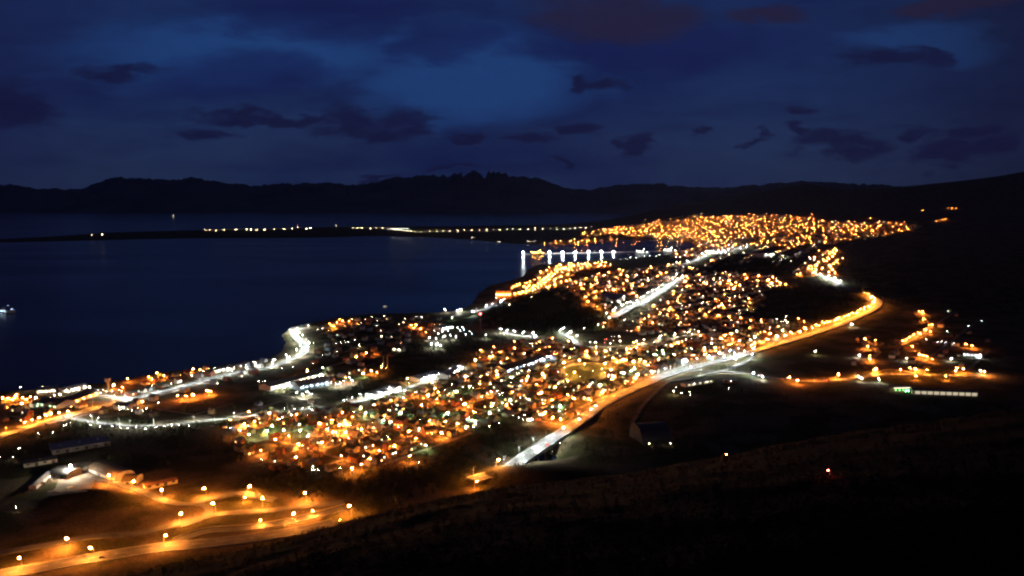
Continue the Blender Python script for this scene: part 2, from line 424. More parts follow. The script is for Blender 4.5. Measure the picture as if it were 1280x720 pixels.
road('cross_road', [(700,416),(715,424),(728,433),(760,434),(800,431),(822,428),(850,421),(880,417)], 12)
road('strip', [(630,416),(645,419),(668,421)], 14)
road('coast_strip', [(556,391),(580,390),(600,388),(622,383),(634,379)], 10)
road('ramp', [(832,478),(858,474),(880,469),(898,465),(915,460),(930,453),(942,446)], 8)
road('ramp_loop', [(862,463),(880,464),(898,465)], 7)
road('east_road', [(898,465),(925,466),(950,470),(985,474),(1020,477),(1060,474),(1100,469),(1160,469),(1232,471)], 10)
road('east_lane', [(1075,474),(1110,462),(1150,468)], 7, 'street')
road('east_street', [(1128,428),(1142,419),(1157,413),(1164,406),(1155,398),(1151,390)], 8, 'street')
road('east_terrace', [(1070,446),(1084,434),(1098,440),(1090,450),(1096,462)], 8, 'street')
road('ring', [(706,474),(702,464),(712,457),(733,454),(757,456),(766,461),(758,470),(742,477),(722,480),(706,474)], 8, 'street')
road('track', [(835,478),(815,495),(800,512),(790,530)], 6, 'street')
road('causeway', [(484,287),(510,291),(535,291.5),(570,290.5),(610,289.5),(650,288.5),(700,288),(740,286)], 14, lift=1.5)
road('port_road', [(640,372),(660,368),(676,358),(690,346),(700,340),(720,334),(755,331)], 12)
road('connector', [(1020,343),(1012,338),(1025,330),(1040,322),(1044,312)], 10)
P, T, N, zz, w = ROADS['highway']
a, b = ZB['i']
br = empty('road_bridge', (P[(a+b)//2][0], P[(a+b)//2][1], 0)); br0 = np.array(br.location)
tag(br, 'long concrete road bridge lit cold white above the dark gully', 'bridge')
def strip_mb(P, N, zz, o0, o1, h0, h1, org, i0, i1):
    m_ = MB()
    for i in range(i0 + 1, i1 + 1):
        q = []
        for j in (i - 1, i):
            for o, h in ((o0, h0), (o0, h1), (o1, h1), (o1, h0)):
                p = P[j] + N[j] * o; q.append((p[0] - org[0], p[1] - org[1], zz[j] + h - org[2]))
        m_.add(q, [(0, 1, 5, 4), (1, 2, 6, 5), (2, 3, 7, 6), (3, 0, 4, 7)])
    return m_
strip_mb(P, N, zz, -w/2 - .6, w/2 + .6, -3.2, -1.7, br0, a, b).build('deck', M['concrete'], br)
for s in (-1, 1): strip_mb(P, N, zz, s * (w/2 + .4), s * (w/2 + .75), .15, 1.1, br0, a, b).build('parapet', M['concrete'], br)
for i in range(a + 2, b - 1, max(2, (b - a) // 6)):
    for s in (-5, 5):
        pp = MB(); p = P[i] + N[i] * s; g = gz(p[0], p[1])
        if zz[i] - 3.2 - g > 1.0:
            pp.cyl((p[0] - br0[0], p[1] - br0[1], g - 1), (p[0] - br0[0], p[1] - br0[1], zz[i] - 3.2), .9, .9, 8); pp.build('pier', M['concrete'], br)
def guardrail(key, side, label):
    P, T, N, zz, w = ROADS[key]
    o = empty('guardrail', (P[0][0], P[0][1], zz[0])); org = np.array(o.location); tag(o, label, 'guardrail')
    strip_mb(P, N, zz, side * (w/2 + 1.2), side * (w/2 + 1.35), .45, .95, org, 0, len(P) - 1).build('rail', M['steel'], o)
    pb = MB(); pb.box(0, 0, -1.2, .15, .15, 2.1); pm = pb.mesh('post', M['steel'])
    for i in range(0, len(P), 1):
        p = P[i] + N[i] * side * (w/2 + 1.45); q = link('post', pm, o); q.location = (p[0] - org[0], p[1] - org[1], zz[i] - org[2])
guardrail('upper', -1, 'steel guardrail on the town side of the upper orange carriageway')

# ------------------------------------------------------------------ lamp prototypes
PROTO = {}
def lamp_parts(c, cls, hgt, cut=False):
    k = (c, cls, hgt, cut)
    if k in PROTO: return PROTO[k]
    r = {'near': .27, 'dim': .24, 'mid': .62, 'far': 1.3, 'tiny': 1.6, 'yard': .2, 'big': .55, 'huge': .62}[cls]
    p = MB(); p.cyl((0, 0, -.5), (0, 0, hgt - .6), .16, .1, 6); p.cyl((0, 0, hgt - .6), (1.7, 0, hgt + .25), .07, .06, 5)
    hd = MB(); ln = MB(); pn = MB()
    if cut:
        hd.box(2.2, 0, hgt + .25, 1.5, .7, .18); hd.box(2.2, 0, hgt + .43, .9, .4, .08)
        ln.add([(1.5, -.33, hgt + .24), (2.9, -.33, hgt + .24), (2.9, .33, hgt + .24), (1.5, .33, hgt + .24)], [(3, 2, 1, 0)])
    else:
        hd.box(2.0, 0, hgt + .25, 1.0, .34, .12)
        ln.blob(2.1, 0, hgt + .2 - r * .8, r, r * .8, 1, 0, 6, 4, 0.)
        if cls != 'yard': pn.add([(1.35, -.5, hgt + .22), (2.85, -.5, hgt + .22), (2.85, .5, hgt + .22), (1.35, .5, hgt + .22)], [(3, 2, 1, 0)]); hd.box(2.1, 0, hgt + .37, 1.7, 1.15, .06)  # added downward emitter for the ground glow, covered from above by a plate
    m = emit('led_panel_' + CN[c].replace(' ', '_'), (1, .31, .04) if c == 'o' else LC[c], (9500 if c == 'o' else 4300) * GAIN) if cut and ('led', c) not in EM else None
    if m: EM[('led', c)] = m
    PROTO[k] = [('pole', p.mesh('pole', M['steel'])), ('lamp_head', hd.mesh('lamp_head', M['steel']), [('lens', ln.mesh('lens', EM[('led', c)] if cut else lm(c, cls)))] + ([('added_glow_panel', pn.mesh('added_glow_panel', panel(c, cls if cls == 'huge' else 'town')))] if pn.v else []))]
    return PROTO[k]
LAMPS = []      # every lamp wanted: dict(x,y,z,c,hgt,cls,cut,label,group,rz,size)
def want(x, y, z, c, hgt=9., cls=None, cut=False, what='street lamp', place='', rz=None, group='street lamps of the town', strong=1.):
    LAMPS.append(dict(x=x, y=y, z=z, c=c, hgt=hgt, cls=cls, cut=cut, what=what, place=place, rz=R.uniform(0, 6.28) if rz is None else rz, group=group, s=strong))
def row(key, spacing, side, c, t0=0., t1=1., cut=False, hgt=9., place=None, off=1.6, jit=0., strong=1.):
    P, T, N, zz, w = ROADS[key]
    L = np.concatenate([[0], np.cumsum(np.linalg.norm(np.diff(P, axis=0), axis=1))])
    n = max(1, int(L[-1] * (t1 - t0) / spacing))
    for i in range(n + 1):
        l = L[-1] * (t0 + (t1 - t0) * i / n) + R.uniform(-jit, jit)
        sd = side if side else (1 if i % 2 else -1)
        p = np.array([np.interp(l, L, P[:, 0]), np.interp(l, L, P[:, 1])]); nn = np.array([np.interp(l, L, N[:, 0]), np.interp(l, L, N[:, 1])])
        q = p + nn * sd * (w / 2 + off); ccc = c if len(c) == 1 else R.choice(c)
        want(q[0], q[1], float(np.interp(l, L, zz)) - .3, ccc, hgt, cut=cut, place=place or key, rz=math.atan2(-nn[1] * sd, -nn[0] * sd), strong=strong)
def dot(s, c, place, hgt=8., what='street lamp', strong=1., group='street lamps of the town'):
    for it in s.split():
        st = strong
        while it.endswith('!'): it = it[:-1]; st *= 1.7
        u, v = map(float, it.split(','))
        x, y, z = at(u, v, hgt)
        if 'lower left' in place or 'before the bridge' in place or 'bushes' in place:
            x, y = flat_at(u, v, gz(*flat_at(u, v + 12, 4.)) + hgt); z = gz(x, y)
        want(x, y, z, c, hgt, place=place, what=what, strong=st, group=group)
# --- the near interchange at the lower left, each lamp set where the photo has it
dot('24,697! 113,685! 207,669! 367,642! 436,632! 83,673! 226,642! 266,629 255,610! 202,612! 167,602! 136,594! 312,607!! 328,622! 381,616!', 'o', 'along the lower left interchange', 10)
dot('306,617 391,639 326,650', 'o', 'small and dim, at the lower left interchange', 6, strong=.3)
dot('88,582!!!', 'C', 'over the pale truck yard', 13)
dot('492,622 503,637 425,650', 'y', 'in the bushes right of the lower interchange', 4, 'yard lamp', .3, 'yard lamps')
dot('62,596 16,571 65,560 24,560 0,571 20,634', 'w', 'in the dark lots left of the truck yard', 5, 'yard lamp', .35, 'yard lamps')
# --- left shore
dot('10,498 3,497! 15,500 28,497 38,496 33,499 20,494', 'o', 'in the waterfront yard at the left shore', 7)
dot('27,504! 45,497! 53,483 68,494 75,493 62,496 98,487 85,490 92,488 112,484! 106,485 25,484 58,497', 'w', 'in the waterfront plant left of the long hall', 8)
dot('142,481! 159,473! 196,466!! 186,471 205,470 190,474 241,461! 259,488! 241,493! 222,494 153,484 250,462 263,489 232,495 178,502', 'o', 'along the left shore beyond the water tower', 7)
dot('190,482 240,469 254,464 272,480 308,456 317,452! 275,461 283,463 290,464 198,503 172,510! 178,513 165,513 150,512 160,511 183,511 323,451 331,476 323,477 225,470 210,473 268,459 214,479', 'w', 'among the left shore houses', 6, 'yard lamp', .8, 'yard lamps')
dot('120,489 129,487 126,491 148,487 140,489 152,489', 'w', 'at the foot of the water tower', 6, 'yard lamp', 1, 'yard lamps')
dot('83,531 88,528 79,532 140,533! 113,531 125,533 150,534 160,535 170,534 182,535 195,534 205,532 215,531 236,532! 224,531 66,540 48,541', 'w', 'on the white lane below the shore avenue', 6, 'yard lamp', .8, 'yard lamps')
dot('40,525 57,519 64,517 74,516 49,522 31,528 85,514', 'o', 'by the orange end of the shore avenue', 6)
# --- wooded point
dot('428,401!! 416,408! 436,401! 421,403! 412,405 458,441!! 445,446! 514,406! 520,406! 526,411 532,415 464,463! 384,463! 432,472 471,465 517,410 424,399', 'o', 'on the wooded point', 7)
dot('465,396 480,395 472,401 471,407 451,404 397,412! 506,398 515,397 520,396 528,397 499,405 477,420!! 476,413 420,429 426,428 432,427 436,427 444,425! 391,429 411,434 403,444! 421,440 445,441 495,435!! 478,455! 476,459 366,458 352,461 391,454 457,399 403,411 410,413 404,409 440,399 449,406 504,403', 'w', 'on the wooded point', 6, 'yard lamp', 1, 'yard lamps')
dot('543,413 548,417 556,420 563,419 572,410 575,413 580,412 587,414 590,417 537,422 545,423! 554,421 539,430 545,431 550,432 570,421 582,418 578,409 560,413 553,414 607,419 550,410 565,409 547,430 527,396', 'c', 'in the white port yard', 8, 'yard lamp', 1.5, 'yard lamps')
dot('572,388!! 591,389!!', 'b', 'on the coast strip beside the sea', 12)
dot('565,397 454,467! 404,460', 'g', 'on the wooded point', 7)
dot('371,491! 378,493! 384,490 388,492 393,471 399,470 403,469 414,478! 425,479 440,475 386,469 345,484 352,482 360,480 367,478 430,476 437,472 420,480 355,484 372,476', 'c', 'at the blue warehouses', 7, 'yard lamp', 1.3, 'yard lamps')
# --- near town
dot('311,515 337,516! 344,549! 373,555!! 370,571!! 402,553!! 399,529! 433,530!! 432,540! 452,536! 415,525 440,521 431,526! 424,531! 409,536! 420,540 428,516 535,494! 540,478 504,497 527,506! 537,526 581,505! 511,539!!! 552,541!!! 493,557! 512,570 594,450!! 622,468! 580,505! 633,506! 614,490 674,492 681,516! 691,522! 701,524 718,498! 736,498 753,490!! 794,472!! 815,465!! 839,432!! 848,429! 779,450! 660,470 640,490 600,480 520,490 548,490 465,528 480,520 305,530 318,527 300,538 355,538 361,545 385,545 440,585 452,580 462,573 474,563 520,548 572,530 690,500 671,480', 'o', 'in the near town')
dot('509,473 612,446! 616,445 582,470! 692,460! 705,453! 678,467! 658,475 652,476 694,484! 677,491 710,477 745,434! 733,439! 733,444! 724,450!! 784,437 785,441 788,436 766,447! 756,454! 798,430! 803,430 792,428 823,449 792,452! 800,449 806,452 797,468! 765,473! 768,471 873,414 847,428 718,465 712,447 730,455 752,461 764,462 745,441 757,439 771,452', 'y', 'in the near town')
dot('327,574! 390,587 393,587 397,587 425,585 440,588 524,578 485,546 586,523 590,525 592,534! 612,533! 624,529! 511,479 525,524! 639,478! 640,483! 650,482!! 609,492! 622,489! 621,495! 625,493! 628,492! 651,497! 658,498! 661,499!! 576,499 564,480! 578,484! 592,485 646,467 661,463! 698,465! 663,525!! 613,446! 600,471 600,465 582,471!! 585,470 421,508! 448,539 356,511 368,511 378,510 387,510 442,515 710,431! 737,428! 763,437! 756,446 741,463! 725,470! 705,445 776,441 767,421! 774,420! 768,426 775,427 784,413! 789,414 781,400 754,408! 730,410! 791,402 850,403 817,428 838,459! 842,442! 857,424! 864,424 857,423 865,418 648,522 654,524 641,519 656,519 702,441', 'w', 'in the near town', 6, 'yard lamp', 1, 'yard lamps')
dot('501,516!! 559,516!! 451,510 457,516! 479,525! 340,532! 334,538! 375,538! 311,543! 587,483 570,489!! 612,516! 585,524 590,525 594,526 560,518 626,453 700,507!! 748,406! 705,453 818,443!! 828,438! 829,442 793,460! 780,466! 750,481!! 638,500! 374,531 416,540', 'g', 'beside green trees in the near town')
dot('530,467 535,469 540,468 545,466 550,467 532,473 537,474 542,473 527,470 562,468 570,461! 577,457 572,463 430,500 440,497 450,493 460,491 470,489 480,488 490,486 500,485 465,495 478,492 488,491 496,490 506,488', 'c', 'on the white roofed yards', 6, 'yard lamp', 1.3, 'yard lamps')
dot('684,446!! 688,446! 669,420!! 855,451!! 676,449 670,452', 'b', 'at the long white hall', 8)
dot('288,535', 'b', 'at the left end of the near town', 6, 'yard lamp', .7, 'yard lamps')
dot('757,424 756,428 637,493', 'r', 'on the cross road by the shops', 6, 'yard lamp', 1, 'yard lamps')
dot('704,534!!', 'w', 'at the near end of the white bridge', 11)
dot('623,580! 596,597', 'o', 'at the highway end before the bridge', 10)
# --- highway and beyond
dot('1092,378!! 1087,384! 1080,387! 1071,391! 1060,394! 1047,398! 1034,402! 1028,402 1020,406! 1006,410! 1005,402 998,398! 988,415! 962,417! 958,424! 943,429! 914,417!! 924,426!! 906,419! 901,423! 894,435! 911,431! 916,424 880,438 866,444', 'o', 'beside the highway bend', 9)
dot('1089,371!! 1064,405!!! 971,420!!! 938,425! 890,424 889,429 880,435 971,399! 977,402! 982,396 984,403! 1019,439! 982,400', 'w', 'beside the highway bend', 8)
dot('978,413! 943,421! 921,414!', 'g', 'beside the highway bend', 8)
dot('842,364! 841,367 857,352! 862,357 859,358 880,353! 883,355 911,351!! 914,355!! 925,356! 917,361!! 934,347!! 948,345 960,350!! 964,354!! 975,354! 982,355 936,373! 938,378 935,383! 894,374! 902,381!!! 912,376! 874,367! 847,375 882,393! 897,394!! 911,396 926,397 938,400 951,400 847,397 850,403 886,390 854,346 859,346 798,409! 755,403 767,388!! 762,397! 747,383!! 735,377!! 767,362!!! 742,365! 739,357 755,357! 720,353 745,371! 731,371 757,370 780,362 791,366 796,370 803,356 810,350 822,345 811,395 825,392 836,388 845,394 858,390 801,402 815,403 806,398', 'o', 'beyond the dark hill')
dot('895,353 892,349 900,348 903,350 875,350 905,363 908,362 929,362!! 971,348 972,357 919,370 912,372 945,375 895,381 918,382 863,372 846,376 850,380 857,383 862,382 877,384 914,400 757,362!! 756,385 727,330!! 620,372! 665,371 637,381 765,378! 780,375! 775,378 822,386', 'w', 'beyond the dark hill', 7, 'yard lamp', 1.2, 'yard lamps')
dot('1037,317! 1045,312! 1024,314 1010,335!! 1020,332! 1033,326 1000,342! 996,343 1038,333! 1044,341! 1036,340 1020,337 1016,341 1028,335 700,331!! 751,331!! 1088,272!! 1015,268!! 1153,263 1185,260 1190,260 1195,260 1172,276 1178,275 1182,274', 'o', 'on the road up behind the middle town')
dot('1053,335! 976,323!! 988,326 964,321!! 975,315 1170,278', 'w', 'on the road up behind the middle town', 8, 'yard lamp', 1.2, 'yard lamps')
dot('793,315! 802,312!! 810,314 817,313 838,313!! 828,316 788,322 795,322 787,318 812,319 820,320 845,321 850,321 856,319 775,325 783,323 847,311! 833,317 824,318 806,320 799,318 855,314 862,318', 'c', 'on the bright harbour quay', 8, 'yard lamp', 1.2, 'yard lamps')
dot('665,318 669,317.5 674,317 678,316.5 682,317', 'y', 'on the jetty', 8, 'yard lamp', .8, 'yard lamps')
# --- east settlement
dot('1081,423! 1094,425 1085,433!! 1087,448!! 1095,461!! 1048,468! 1149,389 1153,390!! 1154,399! 1161,406 1165,406! 1157,412!! 1163,414 1148,416! 1142,418! 1137,421! 1129,426! 1140,433 1149,443! 1154,444 1158,445 1165,449 1137,460 1144,461!! 1196,460 1204,461! 1207,430 1215,432! 1182,470 1145,470 997,475! 1087,445 1150,417 1133,424 987,471', 'o', 'in the east settlement', 7)
dot('1074,444! 1114,443 1133,448! 1158,424 1172,427! 1177,427! 1184,414 1188,417 1189,448 1226,463!! 1210,442 1215,442 1220,443 1225,444 1205,441 1211,407 1227,401 1099,474! 1077,473 953,471! 1167,427 1182,428 1192,429', 'c', 'in the east settlement', 6, 'yard lamp', .9, 'yard lamps')
dot('942,466!!', 'b', 'on the east road beyond the interchange', 8)
dot('842,489!! 852,491 862,490 911,485! 863,493 845,484', 'w', 'in the dark depot below the interchange', 6, 'yard lamp', .9, 'yard lamps')
dot('812,554 808,549 800,541 804,545 838,554 690,563 700,554', 'w', 'around the dark quarry hall', 4, 'yard lamp', .2, 'yard lamps')
dot('908,568', 'o', 'alone on the dark hillside', 4, 'yard lamp', .25, 'yard lamps'); dot('1035,588', 'r', 'alone on the dark hillside', 2, 'yard lamp', .1, 'yard lamps')
# --- cutoff lamps that make the white roads
row('avenue', 24, 0, 'c', .28, 1, True, 9, 'along the white shore avenue')
row('avenue', 30, -1, 'o', 0, .26, True, 9, 'along the orange end of the shore avenue')
row('white_lane', 24, 0, 'c', 0, .5, True, 8, 'along the white lane below the avenue')
row('white_lane', 26, 0, 'c', .62, 1, True, 8, 'along the far end of the white lane')
row('tower_lane', 20, 1, 'c', 0, 1, True, 8, 'on the lane at the water tower')
row('mid_avenue', 30, 0, 'c', 0, 1, True, 10, 'along the white middle avenue', strong=1.1)
row('cross_road', 22, 0, 'c', 0, .25, True, 9, 'on the white cross road', strong=1.5)
row('cross_road', 26, 0, 'w', .4, .96, True, 9, 'on the white cross road')
row('strip', 18, 1, 'c', 0, 1, True, 9, 'on the short white strip', strong=1.5)
row('coast_strip', 40, 1, 'c', 0, 1, True, 9, 'on the coast strip')
row('ramp', 45, 0, 'c', .3, .9, True, 9, 'on the interchange ramp')
row('east_road', 26, 1, 'c', 0, .12, True, 9, 'on the east road')
row('far_avenue', 55, 0, 'c', 0, .5, True, 12, 'on the far avenue', strong=3)
P, T, N, zz, w = ROADS['highway']
L = np.concatenate([[0], np.cumsum(np.linalg.norm(np.diff(P, axis=0), axis=1))]) ; L /= L[-1]
vv = [proj(p[0], p[1], z)[:2] for p, z in zip(P, zz)]
def lu(u, up=1): return float(L[min(range(len(P)), key=lambda i: abs(vv[i][0] - u) + (0 if (i < len(P) * .8) else 1e4 * (1 - up)))])
row('highway', 20, 0, 'c', lu(640), lu(700), True, 10, 'on the white road bridge')
row('highway', 40, 0, 'c', .86, .99, True, 9, 'on the white stretch beyond the highway bend', strong=2.5)
row('highway', 17, 0, 'c', lu(822), lu(935), True, 10, 'on the white interchange of the highway')
row('highway', 34, -1, 'o', lu(712), lu(815), True, 10, 'on the highway after the bridge', strong=1.)
row('highway', 34, -1, 'o', lu(945), lu(1085), True, 10, 'on the orange highway past the interchange', strong=1.2)
row('highway', 34, -1, 'o', .004, lu(632), True, 9, 'on the highway end before the bridge')
row('port_road', 30, 0, 'oyo', 0, 1, False, 10, 'on the port road')
row('ring', 55, 1, 'y', 0, 1, True, 8, 'round the oval sports field')
row('east_road', 40, -1, 'o', .35, 1, True, 7, 'on the far east road')
row('connector', 100, 0, 'oy', 0, 1, False, 9, 'on the connector')
P, T, N, zz, w = ROADS['causeway']
for i in range(0, len(P), 1): pass
row('causeway', 64, -1, 'w', .03, 1, False, 12, 'along the airport causeway', strong=.6)

# ------------------------------------------------------------------ town blocks
def inpoly(u, v, poly):
    c = False
    for i in range(len(poly)):
        x1, y1 = poly[i]; x2, y2 = poly[i - 1]
        if (y1 > v) != (y2 > v) and u < (x2 - x1) * (v - y1) / (y2 - y1) + x1: c = not c
    return c
RP = np.concatenate([np.column_stack([r[0], np.full(len(r[0]), r[4])]) for r in ROADS.values()])
def near_road(x, y, pad):
    d = (RP[:, 0] - x) ** 2 + (RP[:, 1] - y) ** 2
    return bool(np.any(d < (RP[:, 2] / 2 + pad) ** 2))
def hand_near(x, y, r): return any((l['x'] - x) ** 2 + (l['y'] - y) ** 2 < r * r for l in LAMPS)
HOUSES, TREES = [], []
oval = [(706,474),(702,464),(712,457),(733,454),(757,456),(766,461),(758,470),(742,477),(722,480)]
FIELDS = []
def zone(poly, d_from, d_to, name, pitch=62, lot=19, lamp=44, cols='ooooowwg', pole=.8, houses=.85, trees=.5, cross=130, lamp_p=1., strong=.8, ew=6.5, house_lamp=.12, hs=1., skip=()):
    a, b = np.array(at(*d_from)[:2]), np.array(at(*d_to)[:2]); d = (b - a) / np.linalg.norm(b - a); p = np.array([d[1], -d[0]])
    W = np.array([at(u, v)[:2] for u, v in poly]); c = W.mean(0); q = W - c
    s0, s1 = (q @ d).min(), (q @ d).max(); r0, r1 = (q @ p).min(), (q @ p).max()
    def ok(w):
        if w[1] < 100: return False
        z = gz(*w); u, v = proj(w[0], w[1], z)
        return inpoly(u, v, poly) and shore(*w) > 12 and not any(inpoly(u, v, k) for k in skip)
    sb = MB(); lane = 0; w_far = a[1] > 2200
    def strip(o, dir_, s_lo, s_hi, wdt):
        nrm = np.array([dir_[1], -dir_[0]]); prev = None; s = s_lo
        while s < s_hi:
            w = o + dir_ * s
            if ok(w):
                ex = .25 + .0004 * w[1]
                q_ = []
                for e in (-wdt / 2, wdt / 2):
                    k = w + nrm * e; q_.append((k[0], k[1], gz(*k) + ex))
                if prev is not None:
                    sb.add([prev[0], prev[1], q_[1], q_[0]], [(0, 1, 2, 3)])
                prev = q_
            else: prev = None
            s += max(8., lot * .8)
    r = r1 - pitch * .4
    while r > r0:
        o = c + p * r; strip(o, d, s0, s1, ew)
        s = s0 + R.uniform(0, lamp); n_here = 0
        while s < s1:
            w = o + d * s + p * (ew * .7 + (R.uniform(-.22, .22) * pitch if w_far else 0))
            if ok(w) and R.random() < lamp_p * (1 if not w_far else .6 + .9 * float(sm((fbm(w[0] / 230, w[1] / 700, 2, 41) - .28) / .25))) and not near_road(w[0], w[1], 6) and not hand_near(w[0], w[1], lamp * .42):
                col = R.choice(cols)
                want(w[0], w[1], gz(*w), col, 7.5, place='on the %s lane %s' % (nth(lane), name), strong=strong * R.uniform(.5, 1.3), rz=math.atan2(-p[1], -p[0])); n_here += 1
            s += lamp * R.uniform(.6, 1.5)
        for sd in (-1, 1):
            s = s0
            while s < s1:
                w = o + d * s + p * sd * (ew / 2 + 9 * hs + R.uniform(0, 3))
                s += lot * R.uniform(.9, 1.25)
                if not ok(w): continue
                if abs(((s - s0) % cross) - cross / 2) < 7 * hs: continue
                if near_road(w[0], w[1], 8 * hs): continue
                if R.random() < houses:
                    HOUSES.append(dict(x=w[0], y=w[1], z=gz(*w), rz=math.atan2(d[1], d[0]) + (math.pi / 2 if sd > 0 else -math.pi / 2) + R.choice((0, 0, math.pi / 2)) + R.uniform(-.06, .06), v=R.randrange(8), wm=R.randrange(7), rm=R.randrange(5), s=hs * R.uniform(.85, 1.15),
                                       place='on the %s lane %s' % (nth(lane), name), glow=R.random() < house_lamp * 3))
                    if R.random() < house_lamp:
                        w2 = w - p * sd * 7 * hs; want(w2[0], w2[1], gz(*w2), R.choice('wyowyog'), 3.2, what='yard lamp', place='on the %s lane %s' % (nth(lane), name), strong=.35, group='yard lamps')
                if R.random() < trees:
                    w3 = w + p * sd * R.uniform(7, 13) * hs + d * R.uniform(-9, 9)
                    if ok(w3) and not near_road(w3[0], w3[1], 3): TREES.append(dict(x=w3[0], y=w3[1], z=gz(*w3), s=R.uniform(.55, 1.2), v=R.randrange(6), place='behind the %s lane %s' % (nth(lane), name)))
        r -= pitch * R.uniform(.92, 1.08); lane += 1
    s = s0 + cross / 2
    while s < s1:
        strip(c + d * s, p, r0, r1, ew * .9); s += cross
    if sb.v: tag(sb.build('street', M['street']), kind='structure')
HD = ((720,530),(900,452))
near_town = [(288,528),(330,519),(385,514),(430,511),(520,492),(560,475),(590,462),(600,440),(640,430),(690,424),(716,433),(735,440),(800,435),(880,420),(930,412),(975,410),(1000,418),(940,434),(900,446),(850,460),(800,478),(760,497),(728,520),(700,532),(640,520),(605,535),(585,545),(545,560),(512,574),(470,585),(430,590),(380,592),(330,582),(300,568),(284,548)]
zone(near_town, *HD, 'above the highway', pitch=46, lot=16, lamp=46, cols='ooooooooyg', house_lamp=.14, trees=1., skip=[oval])
zone([(0,510),(60,506),(130,500),(180,488),(330,458),(332,465),(290,476),(150,512),(90,525),(0,545)], (82,521),(285,469), 'beside the shore avenue', 60, 26, 80, 'oowc', trees=.4, lamp_p=.5, house_lamp=.15)
zone([(150,480),(262,461),(330,452),(330,458),(200,486),(165,494)], (82,521),(285,469), 'at the left shore', 45, 20, 60, 'oowc', trees=.4, lamp_p=.35, house_lamp=.2)
zone([(395,410),(470,396),(545,396),(560,405),(520,425),(500,440),(440,470),(400,480),(385,460),(400,430)], (403,469),(528,430), 'on the wooded point', 60, 28, 90, 'oowg', trees=1., lamp_p=.12, house_lamp=.1, houses=.6)
zone([(150,516),(300,500),(410,492),(420,505),(300,520),(160,528)], (82,521),(285,469), 'below the shore avenue', 60, 34, 120, 'w', trees=.5, lamp_p=.1, house_lamp=.06, houses=.4)
zone([(250,570),(320,565),(420,590),(430,600),(330,592)], *HD, 'below the near town', 50, 24, 100, 'w', trees=1., lamp_p=.1, house_lamp=.1, houses=.4)
mid_town = [(690,372),(720,350),(760,340),(850,330),(880,340),(960,342),(985,352),(955,368),(955,385),(925,395),(870,402),(800,410),(790,400),(850,360),(812,358),(770,378),(760,392),(730,380)]
zone(mid_town, (760,372),(930,350), 'of the middle town', 80, 19, 74, 'ooooooyw', trees=.35, house_lamp=.22, strong=1.)
zone([(800,400),(870,396),(960,396),(975,410),(880,414),(820,424),(790,420)], (800,430),(880,417), 'behind the cross road', 60, 26, 80, 'owg', trees=.6, house_lamp=.15, lamp_p=.25)
zone([(655,368),(664,350),(680,338),(700,332),(760,329),(765,334),(720,340),(712,350),(730,358),(700,368)], (665,362),(720,345), 'of the port', 60, 24, 44, 'oooyy', trees=.1, house_lamp=.1, strong=.8, pole=1)
zone([(618,374),(625,360),(660,352),(672,366),(650,373)], (640,372),(660,368), 'of the port quay', 40, 30, 30, 'ooy', trees=0, houses=.3, house_lamp=.1, strong=.8)
zone([(860,328),(950,306),(1010,302),(1040,318),(1010,345),(985,340),(960,326),(890,336)], (880,322),(945,306), 'behind the far avenue', 120, 30, 90, 'oow', trees=.4, lamp_p=.35, house_lamp=.2, strong=1.5)
zone([(1064,420),(1100,420),(1100,462),(1066,462)], (1074,444),(1095,461), 'in the east settlement', 60, 26, 90, 'o', trees=.6, lamp_p=.2, houses=.6)
zone([(1110,440),(1130,410),(1150,385),(1200,390),(1240,400),(1235,465),(1120,468)], (1128,428),(1164,406), 'in the east settlement', 70, 40, 120, 'wo', trees=.6, lamp_p=.06, houses=.35, house_lamp=.05)
zone([(1000,340),(1012,322),(1045,308),(1056,330),(1040,345)], (1012,338),(1044,312), 'of the back road', 90, 26, 80, 'oy', trees=.3, lamp_p=.4)
city = [(742,289),(770,284),(800,281),(845,276),(880,272),(925,269),(960,268),(1000,271),(1045,277),(1085,278),(1130,278),(1150,284),(1122,292),(1080,300),(1045,305),(1010,306),(985,308),(940,309),(900,318),(862,325),(830,320),(868,312),(868,302),(800,298)]
zone(city, (860,300),(1090,293), 'of the far city', 84, 42, 50, 'oooooooooyw', trees=0, houses=.5, house_lamp=.05, strong=1., hs=1.8, ew=12, cross=240)
zone([(862,302),(920,298),(960,300),(940,308),(880,318),(840,322),(866,312)], (880,322),(945,306), 'of the harbour quarter', 90, 40, 66, 'wcwyo', trees=0, houses=.5, house_lamp=.0, strong=1., hs=1.8, ew=12, cross=240)
zone([(860,270),(880,266.5),(885,270),(820,277),(790,279)], (820,277),(880,268), 'of the far hillside', 250, 60, 110, 'oy', trees=0, houses=.4, house_lamp=0, strong=.8, hs=1.8, ew=12)
zone([(675,305),(700,300),(735,299),(770,297),(830,298),(800,300),(740,304),(700,306)], (700,303),(790,298), 'of the far bay shore', 130, 60, 66, 'ooy', trees=0, houses=.3, house_lamp=0, strong=.9, hs=1.8, ew=10, lamp_p=.7)
zone([(720,294),(742,288),(800,284),(860,282),(860,298),(760,294),(740,297)], (742,290),(860,284), 'of the bay quarter', 120, 50, 62, 'oooyyw', trees=0, houses=.4, house_lamp=0, strong=1., hs=1.8, ew=12)
dot('256,287 262,287 270,288 280,287 295,287 308,287 314,287 321,287 331,287 343,286 355,286 365,286 372,284! 383,286 388,285 441,285 447,285 452,285 463,285! 470,285 478,285 590,297 593,297 622,302 625,302 660,302 663,302 667,301 115,293! 128,293!!', 'w', 'on the airport peninsula', 8, strong=1.1)
dot('420,282!!', 'w', 'far out on the channel', 8, strong=1.6)
dot('372,280', 'r', 'on the airport control tower', 10)

